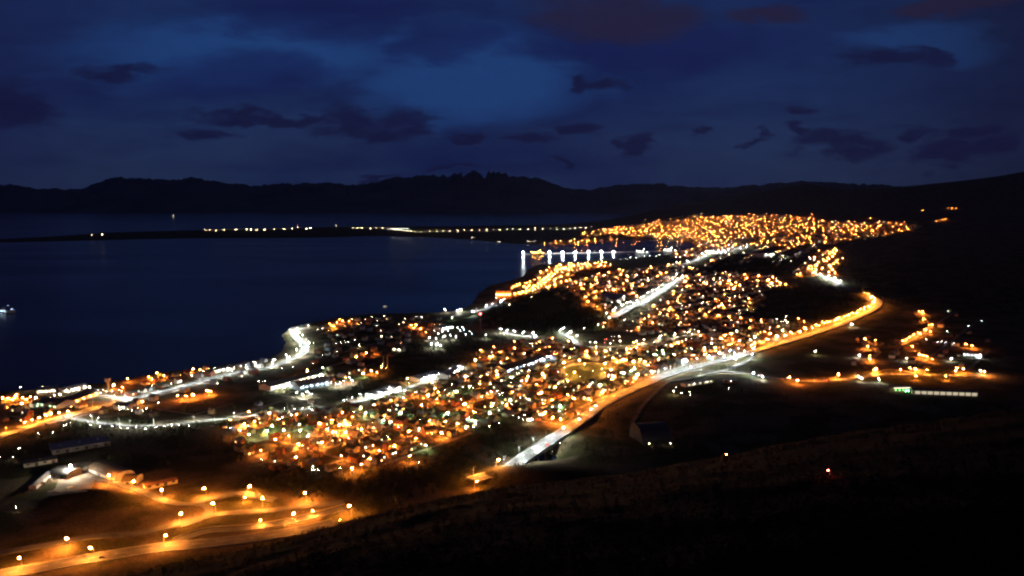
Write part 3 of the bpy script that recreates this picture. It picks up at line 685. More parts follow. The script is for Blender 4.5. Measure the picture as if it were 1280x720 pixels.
# ------------------------------------------------------------------ make the lamps
for l in LAMPS:
    l['dist'] = math.hypot(l['x'], l['y'])
    hz = l['z'] + l['hgt']; l['uv'] = proj(l['x'], l['y'], hz)
LAMPS = [l for l in LAMPS if -60 < l['uv'][0] < 1340 and l['uv'][1] < 760 and seen(l['x'], l['y'], l['z'] + l['hgt'])]
stuff = MB(); SM = []; SI = {}
def sm_slot(m):
    if m.name not in SI: SI[m.name] = len(SM); SM.append(m)
    return SI[m.name]
STEEL = sm_slot(M['steel'])
def add_stuff(l):
    d = l['dist']; cls = 'mid' if d < 2600 else ('far' if d < 9000 else 'tiny')
    r = {'mid': .48, 'far': .74, 'tiny': 2.2}[cls] * math.sqrt(l['s'])
    if l['what'] == 'yard lamp': r *= .8
    if d > 6000 and 'airport' in l['place']: cls = 'spit'; r = 1.25 if 'causeway' in l['place'] else 1.7
    stuff.cyl((l['x'], l['y'], l['z'] - .5), (l['x'], l['y'], l['z'] + l['hgt']), .14, .1, 3, STEEL, False)
    if l['cut']:
        stuff.box(l['x'], l['y'], l['z'] + l['hgt'] + .2, 1.6, .8, .2, l['rz'], STEEL)
        if ('led', l['c']) not in EM: EM[('led', l['c'])] = emit('led_panel_' + CN[l['c']].replace(' ', '_'), (1, .31, .04) if l['c'] == 'o' else LC[l['c']], (9500 if l['c'] == 'o' else 4300) * GAIN)
        k = .75 * math.sqrt(l['s'])
        x, y, z = l['x'], l['y'], l['z'] + l['hgt'] + .15
        stuff.add([(x - k, y - k * .6, z), (x + k, y - k * .6, z), (x + k, y + k * .6, z), (x - k, y + k * .6, z)], [(3, 2, 1, 0)], sm_slot(EM[('led', l['c'])]))
    else:
        stuff.octa(l['x'], l['y'], l['z'] + l['hgt'], r * R.uniform(.7, 1.2), sm_slot(lm(l['c'], cls)))
        if l['what'] == 'street lamp' and 'airport' not in l['place']:
            k = {'mid': .55, 'far': .95, 'tiny': 1.}[cls] * math.sqrt(l['s']); x, y, z = l['x'] + 1.2, l['y'], l['z'] + l['hgt'] + .1
            stuff.add([(x - k, y - k, z), (x + k, y - k, z), (x + k, y + k, z), (x - k, y + k, z)], [(3, 2, 1, 0)], sm_slot(panel(l['c'])))  # added emitter under the lamp, only there to light the ground
            stuff.box(x, y, z + .06, 2.2 * k, 2.2 * k, .1, 0, STEEL)
NLAMP = {}
for what in ('street lamp', 'yard lamp'):
    ls = sorted([l for l in LAMPS if l['what'] == what], key=lambda l: l['dist'])
    ind, rest = ls[:300], ls[300:]
    byp = {}
    for l in ind: byp.setdefault((l['place'], CN[l['c']]), []).append(l)
    for (place, cn), g in byp.items():
        g.sort(key=lambda l: l['uv'][0])
        for i, l in enumerate(g):
            e = empty(what.replace(' ', '_'), (l['x'], l['y'], l['z']), l['rz'])
            if len(g) == 1: lab = 'only %s %s %s' % (cn, what, place)
            elif i == 0: lab = 'leftmost %s %s %s' % (cn, what, place)
            elif i == len(g) - 1: lab = 'rightmost %s %s %s' % (cn, what, place)
            else: lab = '%s %s %s, %s from the left' % (cn, what, place, nth(i))
            tag(e, lab, what, l['group'])
            hg = round(l['hgt'] * 2) / 2
            cls = ('dim' if l['s'] < .75 else 'near' if l['s'] < 1.6 else 'big')
            if 'interchange' in place and 'lower left' in place and l['s'] >= .9: cls = 'huge'
            if what == 'yard lamp': cls = 'near' if (l['s'] > 2.2 or l['c'] == 'c') else 'yard'
            kk = l['s'] if l['s'] < 1 else 1
            parts = lamp_parts(l['c'], cls, hg, l['cut'])
            kids(e, parts)
            # small lamps carry small lenses: shift the head so that the lens hangs over the base point
            e.location = (l['x'] - 2.1 * math.cos(l['rz']) * (0 if l['cut'] else 1), l['y'] - 2.1 * math.sin(l['rz']) * (0 if l['cut'] else 1), l['z'])
            l['e'] = e
    for l in rest: add_stuff(l)
    NLAMP[what] = (len(ind), len(rest))
o = stuff.build('distant_lamps', SM); tag(o, 'countless tiny orange and white lamps spread over the far city and shore', 'street lamps', kind='stuff')
print('LAMPS', NLAMP, 'HOUSES', len(HOUSES), 'TREES', len(TREES))

# ------------------------------------------------------------------ houses
def house_mbs(v):
    L = [9, 11, 8, 13, 10, 12, 9.5, 14][v]; Wd = [7.5, 8, 7, 9, 8, 7.5, 8.5, 9][v]; h = [3.2, 3.4, 5.8, 3.4, 5.6, 3.2, 5.9, 6][v]; rh = [2.4, 2.8, 2.2, 2.6, 2.6, 3.2, 3, 2.4][v]
    w = MB(); hl, hw = L / 2, Wd / 2
    w.add([(-hl, -hw, -1.5), (hl, -hw, -1.5), (hl, hw, -1.5), (-hl, hw, -1.5), (-hl, -hw, h), (hl, -hw, h), (hl, hw, h), (-hl, hw, h), (-hl, 0, h + rh), (hl, 0, h + rh)],
          [(0, 1, 5, 4), (2, 3, 7, 6), (1, 2, 6, 9, 5), (3, 0, 4, 8, 7)])
    if v in (3, 5, 7): w.box(hl * .35, -hw - 1.2, -1.5, 4, 2.4, 4.0)
    r = MB(); e = .6; k = rh / hw
    for s in (-1, 1):
        r.add([(-hl - e, s * (hw + e), h - e * k + .02), (hl + e, s * (hw + e), h - e * k + .02), (hl + e, 0, h + rh + .02), (-hl - e, 0, h + rh + .02),
               (-hl - e, s * (hw + e), h - e * k + .24), (hl + e, s * (hw + e), h - e * k + .24), (hl + e, 0, h + rh + .24), (-hl - e, 0, h + rh + .24)],
              [(0, 1, 2, 3), (4, 5, 6, 7), (0, 1, 5, 4), (0, 3, 7, 4), (1, 2, 6, 5)])
    if v in (3, 5, 7): r.add([(hl * .35 - 2.3, -hw - 2.7, 2.5), (hl * .35 + 2.3, -hw - 2.7, 2.5), (hl * .35 + 2.3, -hw, 3.0), (hl * .35 - 2.3, -hw, 3.0)], [(0, 1, 2, 3)])
    ch = MB(); ch.box(hl * .5, hw * .35, h + rh * .3, .8, .8, rh + .6)
    wins = []
    for (x, s, z) in [(-hl * .5, -1, 1.0), (hl * .1 if v in (3, 5, 7) else hl * .5, 1, 1.0)] + ([(-hl * .4, -1, 3.8), (hl * .4, -1, 3.8)] if h > 5 else []):
        q = MB(); q.box(x, s * (hw + .03), z, 1.5, .1, 1.3); wins.append(q)
    dr = MB(); dr.box(0 if v not in (3, 5, 7) else -hl * .05, -hw - .04, -.2, 1.0, .1, 2.2)
    return w, r, ch, wins, dr
HM = {}
for v in range(8):
    w, r, ch, wins, dr = house_mbs(v)
    HM[v] = (w, r, ch, wins, dr, {}, {}, ch.mesh('chimney', WM[2]), [[q.mesh('window', m) for m in WIN + [M['glass']]] for q in wins], dr.mesh('door', M['rust']))
HOUSES = [h for h in HOUSES if seen(h['x'], h['y'], h['z'] + 6)]
for h in HOUSES: h['dist'] = math.hypot(h['x'], h['y']); h['uv'] = proj(h['x'], h['y'], h['z'])
HOUSES = [h for h in HOUSES if -60 < h['uv'][0] < 1340]
HOUSES.sort(key=lambda h: h['dist'])
byp = {}
for h in HOUSES[:300]: byp.setdefault((h['place'], h['wm'], h['rm']), []).append(h)
for k, g in byp.items():
    g.sort(key=lambda h: h['uv'][0])
    for i, h in enumerate(g):
        w, r, ch, wins, dr, cw, cr, chm, winm, drm = HM[h['v']]
        if h['wm'] not in cw: cw[h['wm']] = w.mesh('wall', WM[h['wm']])
        if h['rm'] not in cr: cr[h['rm']] = r.mesh('roof', RM[h['rm']])
        e = empty('house', (h['x'], h['y'], h['z']), h['rz']); e.scale = (h['s'],) * 3
        lab = '%s house, %s roof, %s%s' % (walls[h['wm']][0], roofs[h['rm']][0], ('%s from left ' % nth(i)) if len(g) > 1 else '', h['place'])
        tag(e, lab, 'house', 'houses of the town')
        kids(e, [('wall', cw[h['wm']]), ('roof', cr[h['rm']], [('chimney', chm)]), ('door', drm)] + [('window', q[R.choice((0, 1, 2, 3)) if h['glow'] else 3]) for q in winm])
hs = MB(); HS = WM + RM + WIN
for h in HOUSES[300:]:
    w, r, ch, wins, dr = HM[h['v']][:5]
    c, s, k = math.cos(h['rz']), math.sin(h['rz']), h['s']
    def tf_(vs): return [(h['x'] + (a * c - b * s) * k, h['y'] + (a * s + b * c) * k, h['z'] + z * k) for a, b, z in vs]
    hs.add(tf_(w.v), w.f, h['wm']); hs.add(tf_(r.v), r.f, 8 + h['rm'])
    if h['glow'] and R.random() < .6:
        q = R.choice(wins); hs.add(tf_(q.v), q.f, 13 + R.randrange(3))
tag(hs.build('distant_houses', HS), 'hundreds of small gabled houses filling the far streets of the town', 'houses', kind='stuff')

# ------------------------------------------------------------------ trees
def tree_mbs(v):
    rr = random.Random(v * 7 + 1); t = MB(); c = MB()
    hh = 6.5 + v * .6
    t.cyl((0, 0, -.5), (.15, .1, hh * .45), .3, .18, 6); t.cyl((.15, .1, hh * .45), (0, .2, hh * .8), .18, .06, 5)
    for i in range(4):
        a = i * 1.6 + rr.random(); t.cyl((.1, .1, hh * (.3 + .1 * i)), (math.cos(a) * 1.7, math.sin(a) * 1.7, hh * (.5 + .1 * i)), .1, .03, 4)
    con = v >= 4
    for i in range(150):
        if con:
            z = rr.random(); rad = (1 - z) * 2.1 * math.sqrt(rr.random()) + .1; z = hh * (.15 + .9 * z)
        else:
            ph = rr.uniform(-.9, 1.5); rad = 2.7 * math.cos(ph * .9) * rr.random() ** .35; z = hh * .68 + 2.5 * math.sin(ph)
        a = rr.uniform(0, 6.28); x, y = rad * math.cos(a), rad * math.sin(a) ; s = rr.uniform(.3, .6)
        n = [rr.uniform(-1, 1) for _ in range(6)]
        c.add([(x + n[0] * s, y + n[1] * s, z + n[2] * s), (x + n[3] * s, y + n[4] * s, z + n[5] * s), (x - n[0] * s, y - n[1] * s, z - n[5] * s), (x - n[4] * s, y + n[3] * s, z + n[1] * s)], [(0, 1, 2), (0, 2, 3)])
    return t, c
TM = [tree_mbs(v) for v in range(6)]
TMM = [(t.mesh('trunk', M['bark']), c.mesh('crown', M['leaf'])) for t, c in TM]
TREES = [t for t in TREES if seen(t['x'], t['y'], t['z'] + 7)]
for t in TREES: t['dist'] = math.hypot(t['x'], t['y']); t['uv'] = proj(t['x'], t['y'], t['z'])
TREES.sort(key=lambda h: h['dist'])
byp = {}
for t in TREES[:300]: byp.setdefault((t['place'], t['v'] >= 4), []).append(t)
for k, g in byp.items():
    g.sort(key=lambda h: h['uv'][0])
    for i, t in enumerate(g):
        e = empty('conifer' if t['v'] >= 4 else 'leafy_tree', (t['x'], t['y'], t['z']), R.uniform(0, 6.28)); e.scale = (t['s'],) * 3
        lab = '%s %s' % ('dark conifer' if t['v'] >= 4 else 'leafy green tree', t['place'])
        if len(g) > 1: lab += ', %s from left' % nth(i)
        tag(e, lab, 'tree', 'trees between the houses'); kids(e, [('trunk', TMM[t['v']][0]), ('crown', TMM[t['v']][1])])
# wood on the slopes, one mass nobody could count
wd = []; wf = []; base = 0
tri_v = []
def scatter(n, poly, smin, smax, faces=26):
    global wd
    k = 0; tries = 0
    us = [p[0] for p in poly]; vs = [p[1] for p in poly]
    while k < n and tries < n * 6:
        tries += 1
        u = R.uniform(min(us), max(us)); v = R.uniform(min(vs), max(vs))
        if not inpoly(u, v, poly): continue
        x, y, z = at(u, v)
        x += R.uniform(-.02, .02) * y; y += R.uniform(-.02, .02) * y; z = gz(x, y)
        if z < 1.5 or near_road(x, y, 4): continue
        s = R.uniform(smin, smax); a = NR.uniform(0, 6.283, faces); zz_ = NR.uniform(.05, 1, faces)
        rad = s * .36 * np.sqrt(np.sin(np.pi * np.clip(zz_, .04, .97))) * NR.uniform(.5, 1.1, faces)
        c = np.stack([x + rad * np.cos(a), y + rad * np.sin(a), z - .3 + zz_ * s], 1)
        tri = c[:, None, :] + NR.uniform(-1, 1, (faces, 3, 3)) * s * .15
        wd.append(tri.reshape(-1, 3)); k += 1
fg = [(u, v) for u, v in zip(crest_u[1:13], crest_v[1:13])]
scatter(3200, [(130,722),(250,698),(430,652),(600,614),(800,590),(1050,545),(1280,512),(1280,719),(120,719)], 1.2, 3.2)
for i in range(1500):      # bushes along the crest of the near slope
    u = R.uniform(120, 1280); v = np.interp(u, crest_u, crest_v) + R.uniform(-1, 7)
    x, y, z = at(u, v)
    if y > 700: continue
    s = R.uniform(.8, 2.6); faces = 22; a = NR.uniform(0, 6.283, faces); z_ = NR.uniform(.05, 1, faces); rad = s * .45 * np.sqrt(np.sin(np.pi * np.clip(z_, .04, .97)))
    c = np.stack([x + rad * np.cos(a), y + rad * np.sin(a), z - .3 + z_ * s], 1)
    wd.append((c[:, None, :] + NR.uniform(-1, 1, (faces, 3, 3)) * s * .16).reshape(-1, 3))
scatter(1300, [(600,408),(622,378),(690,362),(780,385),(795,400),(760,412),(690,416),(640,416)], 7, 13)
scatter(900, [(930,405),(940,365),(990,350),(1040,360),(1085,378),(1040,398),(990,410)], 6, 12)
scatter(700, [(860,345),(890,330),(1000,322),(985,342),(900,345)], 8, 14)
scatter(1500, [(1060,350),(1060,315),(1240,290),(1300,300),(1300,400),(1110,380)], 9, 16)
scatter(700, [(430,500),(460,480),(590,440),(600,425),(560,450),(530,462),(440,495)], 4, 8)
scatter(900, [(330,575),(430,600),(520,575),(600,545),(690,540),(650,585),(590,600),(440,640),(330,610)], 3, 8)
scatter(900, [(700,560),(770,510),(860,480),(1230,498),(1280,515),(1050,545),(800,585)], 3, 7)
scatter(500, [(0,548),(80,530),(300,535),(300,575),(200,580),(0,580)], 3, 7)
scatter(500, [(520,430),(600,410),(640,425),(600,440),(560,465),(500,470),(450,470)], 4, 8)
scatter(260, [(90,525),(290,528),(290,536),(100,536)], 3, 6)
V = np.concatenate(wd).astype(np.float32); n = len(V) // 3
me = bpy.data.meshes.new('woodland'); me.vertices.add(len(V)); me.vertices.foreach_set('co', V.ravel())
me.loops.add(len(V)); me.loops.foreach_set('vertex_index', np.arange(len(V), dtype=np.int32))
me.polygons.add(n); me.polygons.foreach_set('loop_start', np.arange(0, len(V), 3, dtype=np.int32)); me.polygons.foreach_set('loop_total', np.full(n, 3, dtype=np.int32))
me.update(calc_edges=True); me.materials.append(M['leaf_dark'])
tag(link('woodland', me), 'dark scrub and beech wood covering the near slope and the hills', 'woodland', kind='stuff')

# ------------------------------------------------------------------ large buildings, each with walls, roof, openings and wall lamps
def glow(c, s): 
    k = ('glow', c, s)
    if k not in EM: EM[k] = emit('glow_%s_%d' % (CN[c].replace(' ', '_'), s), LC[c], s, 'NONE')
    return EM[k]
def frame_of(p1, p2):
    a, b = np.array(at(*p1)[:2]), np.array(at(*p2)[:2])
    if a[0] > b[0]: a, b = b, a
    L = np.linalg.norm(b - a); d = (b - a) / L; c = (a + b) / 2
    return c, L, math.atan2(d[1], d[0])
def bld(name, label, cat, p1, p2, depth, h, kind='flat', wm=0, rm=0, win=0, wc='w', ws=6, lamps=0, lc='o', lh=None, lpow=1., lside='front', doors=1, wh=1.6):
    c, L, rz = frame_of(p1, p2)
    z = min(gz(*c), gz(c[0] - math.sin(rz) * depth, c[1] + math.cos(rz) * depth))
    e = empty(name, (c[0], c[1], z), rz); tag(e, label, cat)
    h += max(0, gz(*c) - z); hl = L / 2
    w = MB(); r = MB()
    if kind == 'flat':
        w.box(0, depth / 2, -2, L, depth, h + 2)
        r.box(0, depth / 2, h + .01, L + .6, depth + .6, .5)
        for i in range(max(1, int(L / 18))): r.box(-hl + (i + .5) * L / max(1, int(L / 18)), depth * .6, h + .5, 2.4, 2.2, 1.3)
    elif kind == 'gable':
        rh = min(5., depth * .16)
        w.add([(-hl, 0, -2), (hl, 0, -2), (hl, depth, -2), (-hl, depth, -2), (-hl, 0, h), (hl, 0, h), (hl, depth, h), (-hl, depth, h), (-hl, depth / 2, h + rh), (hl, depth / 2, h + rh)],
              [(0, 1, 5, 4), (2, 3, 7, 6), (1, 2, 6, 9, 5), (3, 0, 4, 8, 7)])
        for s0, y0 in ((0, -.7), (1, depth + .7)):
            zz0 = h - .2
            r.add([(-hl - .7, y0, zz0), (hl + .7, y0, zz0), (hl + .7, depth / 2, h + rh + .05), (-hl - .7, depth / 2, h + rh + .05),
                   (-hl - .7, y0, zz0 + .35), (hl + .7, y0, zz0 + .35), (hl + .7, depth / 2, h + rh + .4), (-hl - .7, depth / 2, h + rh + .4)],
                  [(0, 1, 2, 3), (4, 5, 6, 7), (0, 1, 5, 4), (0, 3, 7, 4), (1, 2, 6, 5)])
    elif kind == 'barrel':
        n = 10; rh = depth * .28
        pr = [(depth / 2 - depth / 2 * math.cos(math.pi * i / n), h + rh * math.sin(math.pi * i / n)) for i in range(n + 1)]
        for s in (-1, 1):
            w.add([(s * hl, 0, -2), (s * hl, depth, -2)] + [(s * hl, y, zq) for y, zq in reversed(pr)], [tuple(range(n + 3))])
        w.add([(-hl, 0, -2), (hl, 0, -2), (hl, 0, h), (-hl, 0, h), (-hl, depth, -2), (hl, depth, -2), (hl, depth, h), (-hl, depth, h)], [(0, 1, 2, 3), (5, 4, 7, 6)])
        for i in range(n):
            (y0, z0), (y1, z1) = pr[i], pr[i + 1]
            r.add([(-hl - .5, y0, z0 + .08), (hl + .5, y0, z0 + .08), (hl + .5, y1, z1 + .08), (-hl - .5, y1, z1 + .08)], [(0, 1, 2, 3)])
        for i in range(1, int(L / 6)): 
            x = -hl + i * 6
            for j in range(n):
                (y0, z0), (y1, z1) = pr[j], pr[j + 1]
                r.add([(x - .15, y0, z0 + .3), (x + .15, y0, z0 + .3), (x + .15, y1, z1 + .3), (x - .15, y1, z1 + .3)], [(0, 1, 2, 3)])
    w.build('wall', WM[wm], e); r.build('roof', RM[rm], e)
    if win:
        q = MB(); q.box(0, 0, 0, min(3.4, L / win * .6) if wh < 2 else L / win * .82, .16, wh if wh < 2 else 4.6); me = q.mesh('window', glow(wc, ws) if wc else M['glass'])
        for i in range(win):
            o = link('window', me, e); o.location = (-hl + (i + .5) * L / win, -.07, h * .5 - (0 if wh < 2 else 1.4))
    if doors:
        q = MB(); q.box(0, 0, -.3, 3.2, .2, 3.2); me = q.mesh('door', RM[1])
        for i in range(doors):
            o = link('door', me, e); o.location = (-hl + (i + .5) * L / doors + L / (2 * max(win, 3)), -.1, 0)
    if lamps:
        q = MB(); q.box(0, .35, .25, .3, .8, .15); hd = q.mesh('bracket', M['steel'])
        q = MB(); q.octa(0, 0, 0, .34 * math.sqrt(lpow)); ln = q.mesh('lens', lm(lc, 'near'))
        for i in range(lamps):
            o = link('wall_lamp', hd, e); o.location = (-hl + (i + .5) * L / lamps, -1.3, (lh or h * .8)); link('lens', ln, o)
    return e
bld('market_hall', 'long gabled waterfront hall with a row of orange arcade lamps', 'hall', (74,511), (124,494), 26, 6, 'gable', 0, 1, 9, 'o', 5, 6, 'o', 3.6, 1.3)
bld('hall_wing', 'dark roofed wing with greenish lit windows left of the long waterfront hall', 'hall', (45,508), (71,512), 30, 6, 'gable', 1, 1, 5, 'g', 5, 0)
bld('processing_plant', 'low waterfront plant with bright white yard and small vent towers', 'plant', (46,494), (70,492), 22, 8, 'flat', 2, 3, 5, 'w', 7, 3, 'w', 6)
bld('storage_shed', 'grey storage shed behind the long waterfront hall by the sea', 'shed', (78,492), (110,485), 14, 5, 'gable', 2, 3, 4, 'w', 8, 3, 'w', 4.5)
bld('cabin_block', 'ochre cabin block at the very left of the shore', 'building', (4,502), (24,500), 16, 5, 'gable', 4, 0, 4, 'o', 6, 2, 'o', 4.2)
bld('white_villa', 'white lit villa on the shore side of the white avenue', 'villa', (266,468), (282,464), 16, 6, 'gable', 1, 1, 3, 'w', 8, 3, 'w', 5, 1.4)
bld('white_villa', 'white lit annexe right beside the shore villa', 'villa', (284,465), (294,462), 14, 5, 'flat', 1, 3, 2, 'w', 8, 2, 'w', 4, 1.2)
bld('courtyard_house', 'black roofed house whose white forecourt shines below the shore avenue', 'house', (142,511), (158,513), 16, 6, 'gable', 1, 1, 2, 'w', 6, 3, 'w', 4)
bld('curved_hangar', 'brown arched hangar with pale lit side wall at the truck yard', 'hangar', (111,590), (143,603), 22, 3.4, 'barrel', 1, 4, 0, 'w', 5, 0, doors=2)
bld('curved_hangar', 'second smaller arched hangar right behind the brown one', 'hangar', (152,606), (170,606), 16, 3.4, 'barrel', 1, 4, 0, 'w', 5, 0, doors=2)
bld('long_shed', 'low pale shed lit orange at the right end of the yard road', 'shed', (182,613), (222,604), 8, 4, 'gable', 0, 0, 4, None, 5, 0, doors=1)
bld('arched_workshop', 'arched workshop with dark roof left of the truck yard', 'workshop', (63,597), (83,600), 20, 3, 'barrel', 2, 1, 2, None, 5, 0)
bld('bent_shed', 'narrow pale shed left of the arched workshop', 'shed', (36,612), (58,594), 7, 3.6, 'gable', 1, 3, 3, None, 5, 0)
bld('flat_warehouse', 'wide dim flat roofed warehouse above the truck yard', 'warehouse', (66,569), (138,557), 30, 5, 'flat', 2, 3, 6, None, 5, 0, doors=3)
bld('flat_warehouse', 'small pale warehouse at the left above the truck yard', 'warehouse', (30,585), (72,578), 14, 4, 'flat', 0, 4, 4, None, 5, 0, doors=2)
bld('lit_warehouse', 'warehouse with a long shining white front below the shore bend', 'warehouse', (338,489), (404,471), 24, 7, 'gable', 1, 1, 12, 'w', 9, 8, 'w', 5.5, 1.6, doors=3)
bld('blue_warehouse', 'blue roofed warehouse with white yard lamps in front', 'warehouse', (374,489), (412,482), 30, 8, 'gable', 5, 3, 6, 'b', 6, 4, 'c', 6, 1.2, doors=2)
bld('long_white_hall', 'long hall with dark roof and blue white front in the near town', 'hall', (633,469), (682,452), 26, 8, 'gable', 5, 1, 10, 'b', 12, 6, 'c', 7, 1.6, doors=3)
bld('white_factory', 'bright white factory roofs above the near town', 'factory', (526,478), (556,470), 24, 6, 'flat', 1, 3, 6, 'w', 10, 5, 'c', 7, 1.5)
bld('white_factory', 'narrow white factory shed right of the bright roofs', 'factory', (560,474), (580,462), 18, 6, 'gable', 1, 3, 4, 'w', 9, 4, 'c', 6, 1.4)
bld('school_hall', 'white lit school hall on the slope above the left part of the near town', 'hall', (470,499), (500,489), 20, 7, 'flat', 1, 3, 6, 'w', 8, 4, 'c', 6, 1.4)
bld('apartment_house', 'tall pinkish block at the lower edge of the near town', 'apartment house', (492,537), (504,538), 14, 12, 'flat', 6, 4, 3, 'y', 4, 1, 'o', 5)
bld('apartment_house', 'brown gabled house beside the strongest orange lamp of the near town', 'house', (532,547), (546,545), 16, 9, 'gable', 3, 1, 3, 'y', 4, 1, 'o', 5)
bld('orange_warehouse', 'big square warehouse lit orange on the port quay', 'warehouse', (620,374), (638,374), 60, 26, 'flat', 4, 4, 5, 'o', 3, 5, 'o', 14, 5, doors=2)
bld('quay_shed', 'long orange lit shed right of the big square warehouse', 'shed', (641,371), (664,366), 50, 12, 'flat', 4, 4, 6, 'o', 4, 5, 'o', 9, 4)
bld('port_yard_hall', 'white roofed hall in the white port yard', 'hall', (552,414), (567,411), 26, 7, 'flat', 1, 3, 5, 'c', 8, 4, 'c', 6, 2)
bld('lit_tenement', 'white tenement front shining beside the highway interchange', 'building', (852,457), (858,455), 12, 12, 'flat', 1, 3, 3, 'b', 20, 3, 'c', 8, 2.2)
bld('amber_block', 'square amber lit house in the near town right of the oval field', 'building', (774,454), (784,453), 14, 8, 'flat', 4, 0, 3, 'y', 6, 3, 'o', 5, 1.6)
bld('chalet', 'white house with bright gables left of the bay in the white port yard', 'house', (490,439), (502,440), 14, 6, 'gable', 1, 4, 2, 'w', 9, 2, 'w', 5, 2.)
bld('roadside_shop', 'small shop with a white light at the end of the wood', 'shop', (658,527), (668,527), 9, 4, 'gable', 1, 1, 2, 'w', 12, 1, 'w', 3.5, 1.4)
bld('quarry_hall', 'big dark arched hall alone below the highway', 'hall', (803,555), (840,553), 50, 3, 'barrel', 7, 1, 4, None, 5, 0, doors=2)
bld('depot', 'long low pale depot below the interchange', 'depot', (858,484), (892,478), 12, 4, 'flat', 1, 3, 5, 'w', 2.5, 2, 'w', 3.4)
bld('depot', 'small pale depot right of the long one below the interchange', 'depot', (905,479), (922,479), 12, 4, 'flat', 6, 3, 3, None, 2, 1, 'w', 3.4, .5)
bld('greenhouse_row', 'long low building with a row of glowing white bays at the right', 'building', (1143,494), (1222,496), 14, 6, 'flat', 1, 1, 10, 'w', .6, 0, doors=0, wh=3.0)
bld('terrace_block', 'cyan lit terrace block at the right of the east settlement', 'building', (1204,446), (1226,448), 14, 7, 'flat', 5, 3, 5, 'c', 3, 2, 'c', 5, .5)
bld('silver_roof_shed', 'white roofed shed left of the middle avenue', 'shed', (760,381), (782,377), 60, 8, 'flat', 1, 3, 4, 'c', 4, 3, 'c', 7, 4)
bld('airport_terminal', 'bright white airport terminal at the root of the causeway', 'terminal', (484,287.5), (512,287), 90, 16, 'flat', 1, 3, 9, 'c', 9, 5, 'c', 12, 4)
bld('mall', 'white lit mall under the town at the far avenue', 'building', (955,322), (968,321), 60, 14, 'flat', 1, 3, 4, 'c', 9, 3, 'c', 12, 7)
# petrol station
def put(name, label, cat, u, v, rz=0., lift=0.):
    x, y, z = at(u, v); e = empty(name, (x, y, z + lift), rz); tag(e, label, cat); return e
e = put('petrol_station', 'petrol station with a glowing pale canopy above green lit pumps', 'petrol station', 1124, 488, .1)
q = MB(); q.box(0, 0, 5, 26, 14, .8); q.build('canopy', M['concrete'], e)
q = MB(); q.box(0, 0, 4.9, 24, 12, .1); q.build('ceiling_light', glow('w', 3.), e)
q = MB(); q.box(0, -7.06, 5.05, 26, .1, .7); q.build('fascia_light', glow('w', 4.), e)
for x in (-10, 10):
    for y in (-5, 5): q = MB(); q.cyl((x, y, -1), (x, y, 5), .3, .3, 8); q.build('column', M['steel'], e)
for x in (-6, 0, 6): q = MB(); q.box(x, -1, 0, 1.2, .8, 2); q.build('fuel_pump', glow('G', 5.), e)
for x in (6, 10): 
    l = MB(); l.octa(x, -8, 1.2, .7); l.build('green_lamp', lm('G', 'mid'), e)
# pale water tower
e = put('water_tower', 'pale concrete tower with flared square head on the left shore', 'tower', 135.5, 489.5)
q = MB(); q.cyl((0, 0, -1), (0, 0, 13.5), 2.0, 1.9, 12); q.build('shaft', WM[0], e)
q = MB(); q.cyl((0, 0, 13.5), (0, 0, 17), 1.9, 4.4, 12, caps=False); q.cyl((0, 0, 17), (0, 0, 21), 4.4, 4.5, 12); hd = q.build('tank', WM[0], e)
q = MB(); q.cyl((0, 0, 21), (0, 0, 21.3), 4.8, 4.8, 12); q.build('rim', M['concrete'], hd)
for a in (0, 2.1, 4.2):
    q = MB(); q.cyl((math.cos(a) * 6, math.sin(a) * 6, -.4), (math.cos(a) * 6, math.sin(a) * 6, .7), .2, .2, 5); o = q.build('floodlight', M['dark'], e)
    q = MB(); q.octa(math.cos(a) * 6, math.sin(a) * 6, .9, .24); q.build('lens', lm('y', 'near'), o)
# twin lit flues
for i, (u, v, hh, lab) in enumerate([(479.5, 458.5, 19, 'left one of two slim pillars glowing amber by the dark bay'), (484.5, 460.5, 21, 'right one of two slim pillars glowing amber by the dark bay')]):
    e = put('chimney_pillar', lab, 'pillar', u, v); e['group'] = 'slim amber pillars'
    q = MB(); q.cyl((0, 0, -1), (0, 0, hh), .8, .6, 8); q.build('shaft', WM[4], e)
    q = MB(); q.cyl((0, 0, hh), (0, 0, hh + .5), .9, .9, 8); q.build('cap', M['concrete'], e)
    q = MB(); q.octa(-2.5, -3.5, 1.5, .4); q.build('floodlight', lm('o', 'near'), e)
# lattice mast with the red beacon
e = put('radio_mast', 'lattice radio mast with a red beacon before the dark hill', 'mast', 600.5, 412.5)
q = MB(); hh = 36
for k in range(3):
    a = k * 2.094; q.cyl((math.cos(a) * 1.2, math.sin(a) * 1.2, -1), (math.cos(a) * .3, math.sin(a) * .3, hh), .14, .1, 4)
for j in range(14):
    r0 = 1.2 - .9 * j / 14; r1 = 1.2 - .9 * (j + 1) / 14
    for k in range(3):
        a = k * 2.094; b = a + 2.094; q.cyl((math.cos(a) * r0, math.sin(a) * r0, hh * j / 14), (math.cos(b) * r1, math.sin(b) * r1, hh * (j + 1) / 14), .07, .07, 3, caps=False)
q.build('lattice', M['steel'], e)
q = MB(); q.octa(0, 0, hh + .8, 1.0); q.build('beacon', emit('beacon_red', (1, .03, .03), 260), e)
# tall thin poles that stand in the near town
for u, v, lab in [(327.5, 519, 'thin sports pole at the left end of the near town'), (359.5, 514, 'thin pole above the white roofs'), (390.8, 510, 'right thin pole above the white roofs'), (434, 505, 'thin pole by the white lane'), (597.5, 482, 'thin pole with a pale glow in the near town'), (687, 415, 'white mast before the dark hill')]:
    e = put('pole', lab, 'pole', u, v); q = MB(); q.cyl((0, 0, -1), (0, 0, 11), .28, .16, 6); q.build('shaft', M['steel'], e)
    q = MB(); q.box(0, 0, 11, 2.2, .4, .3); q.build('crossbar', M['steel'], e)
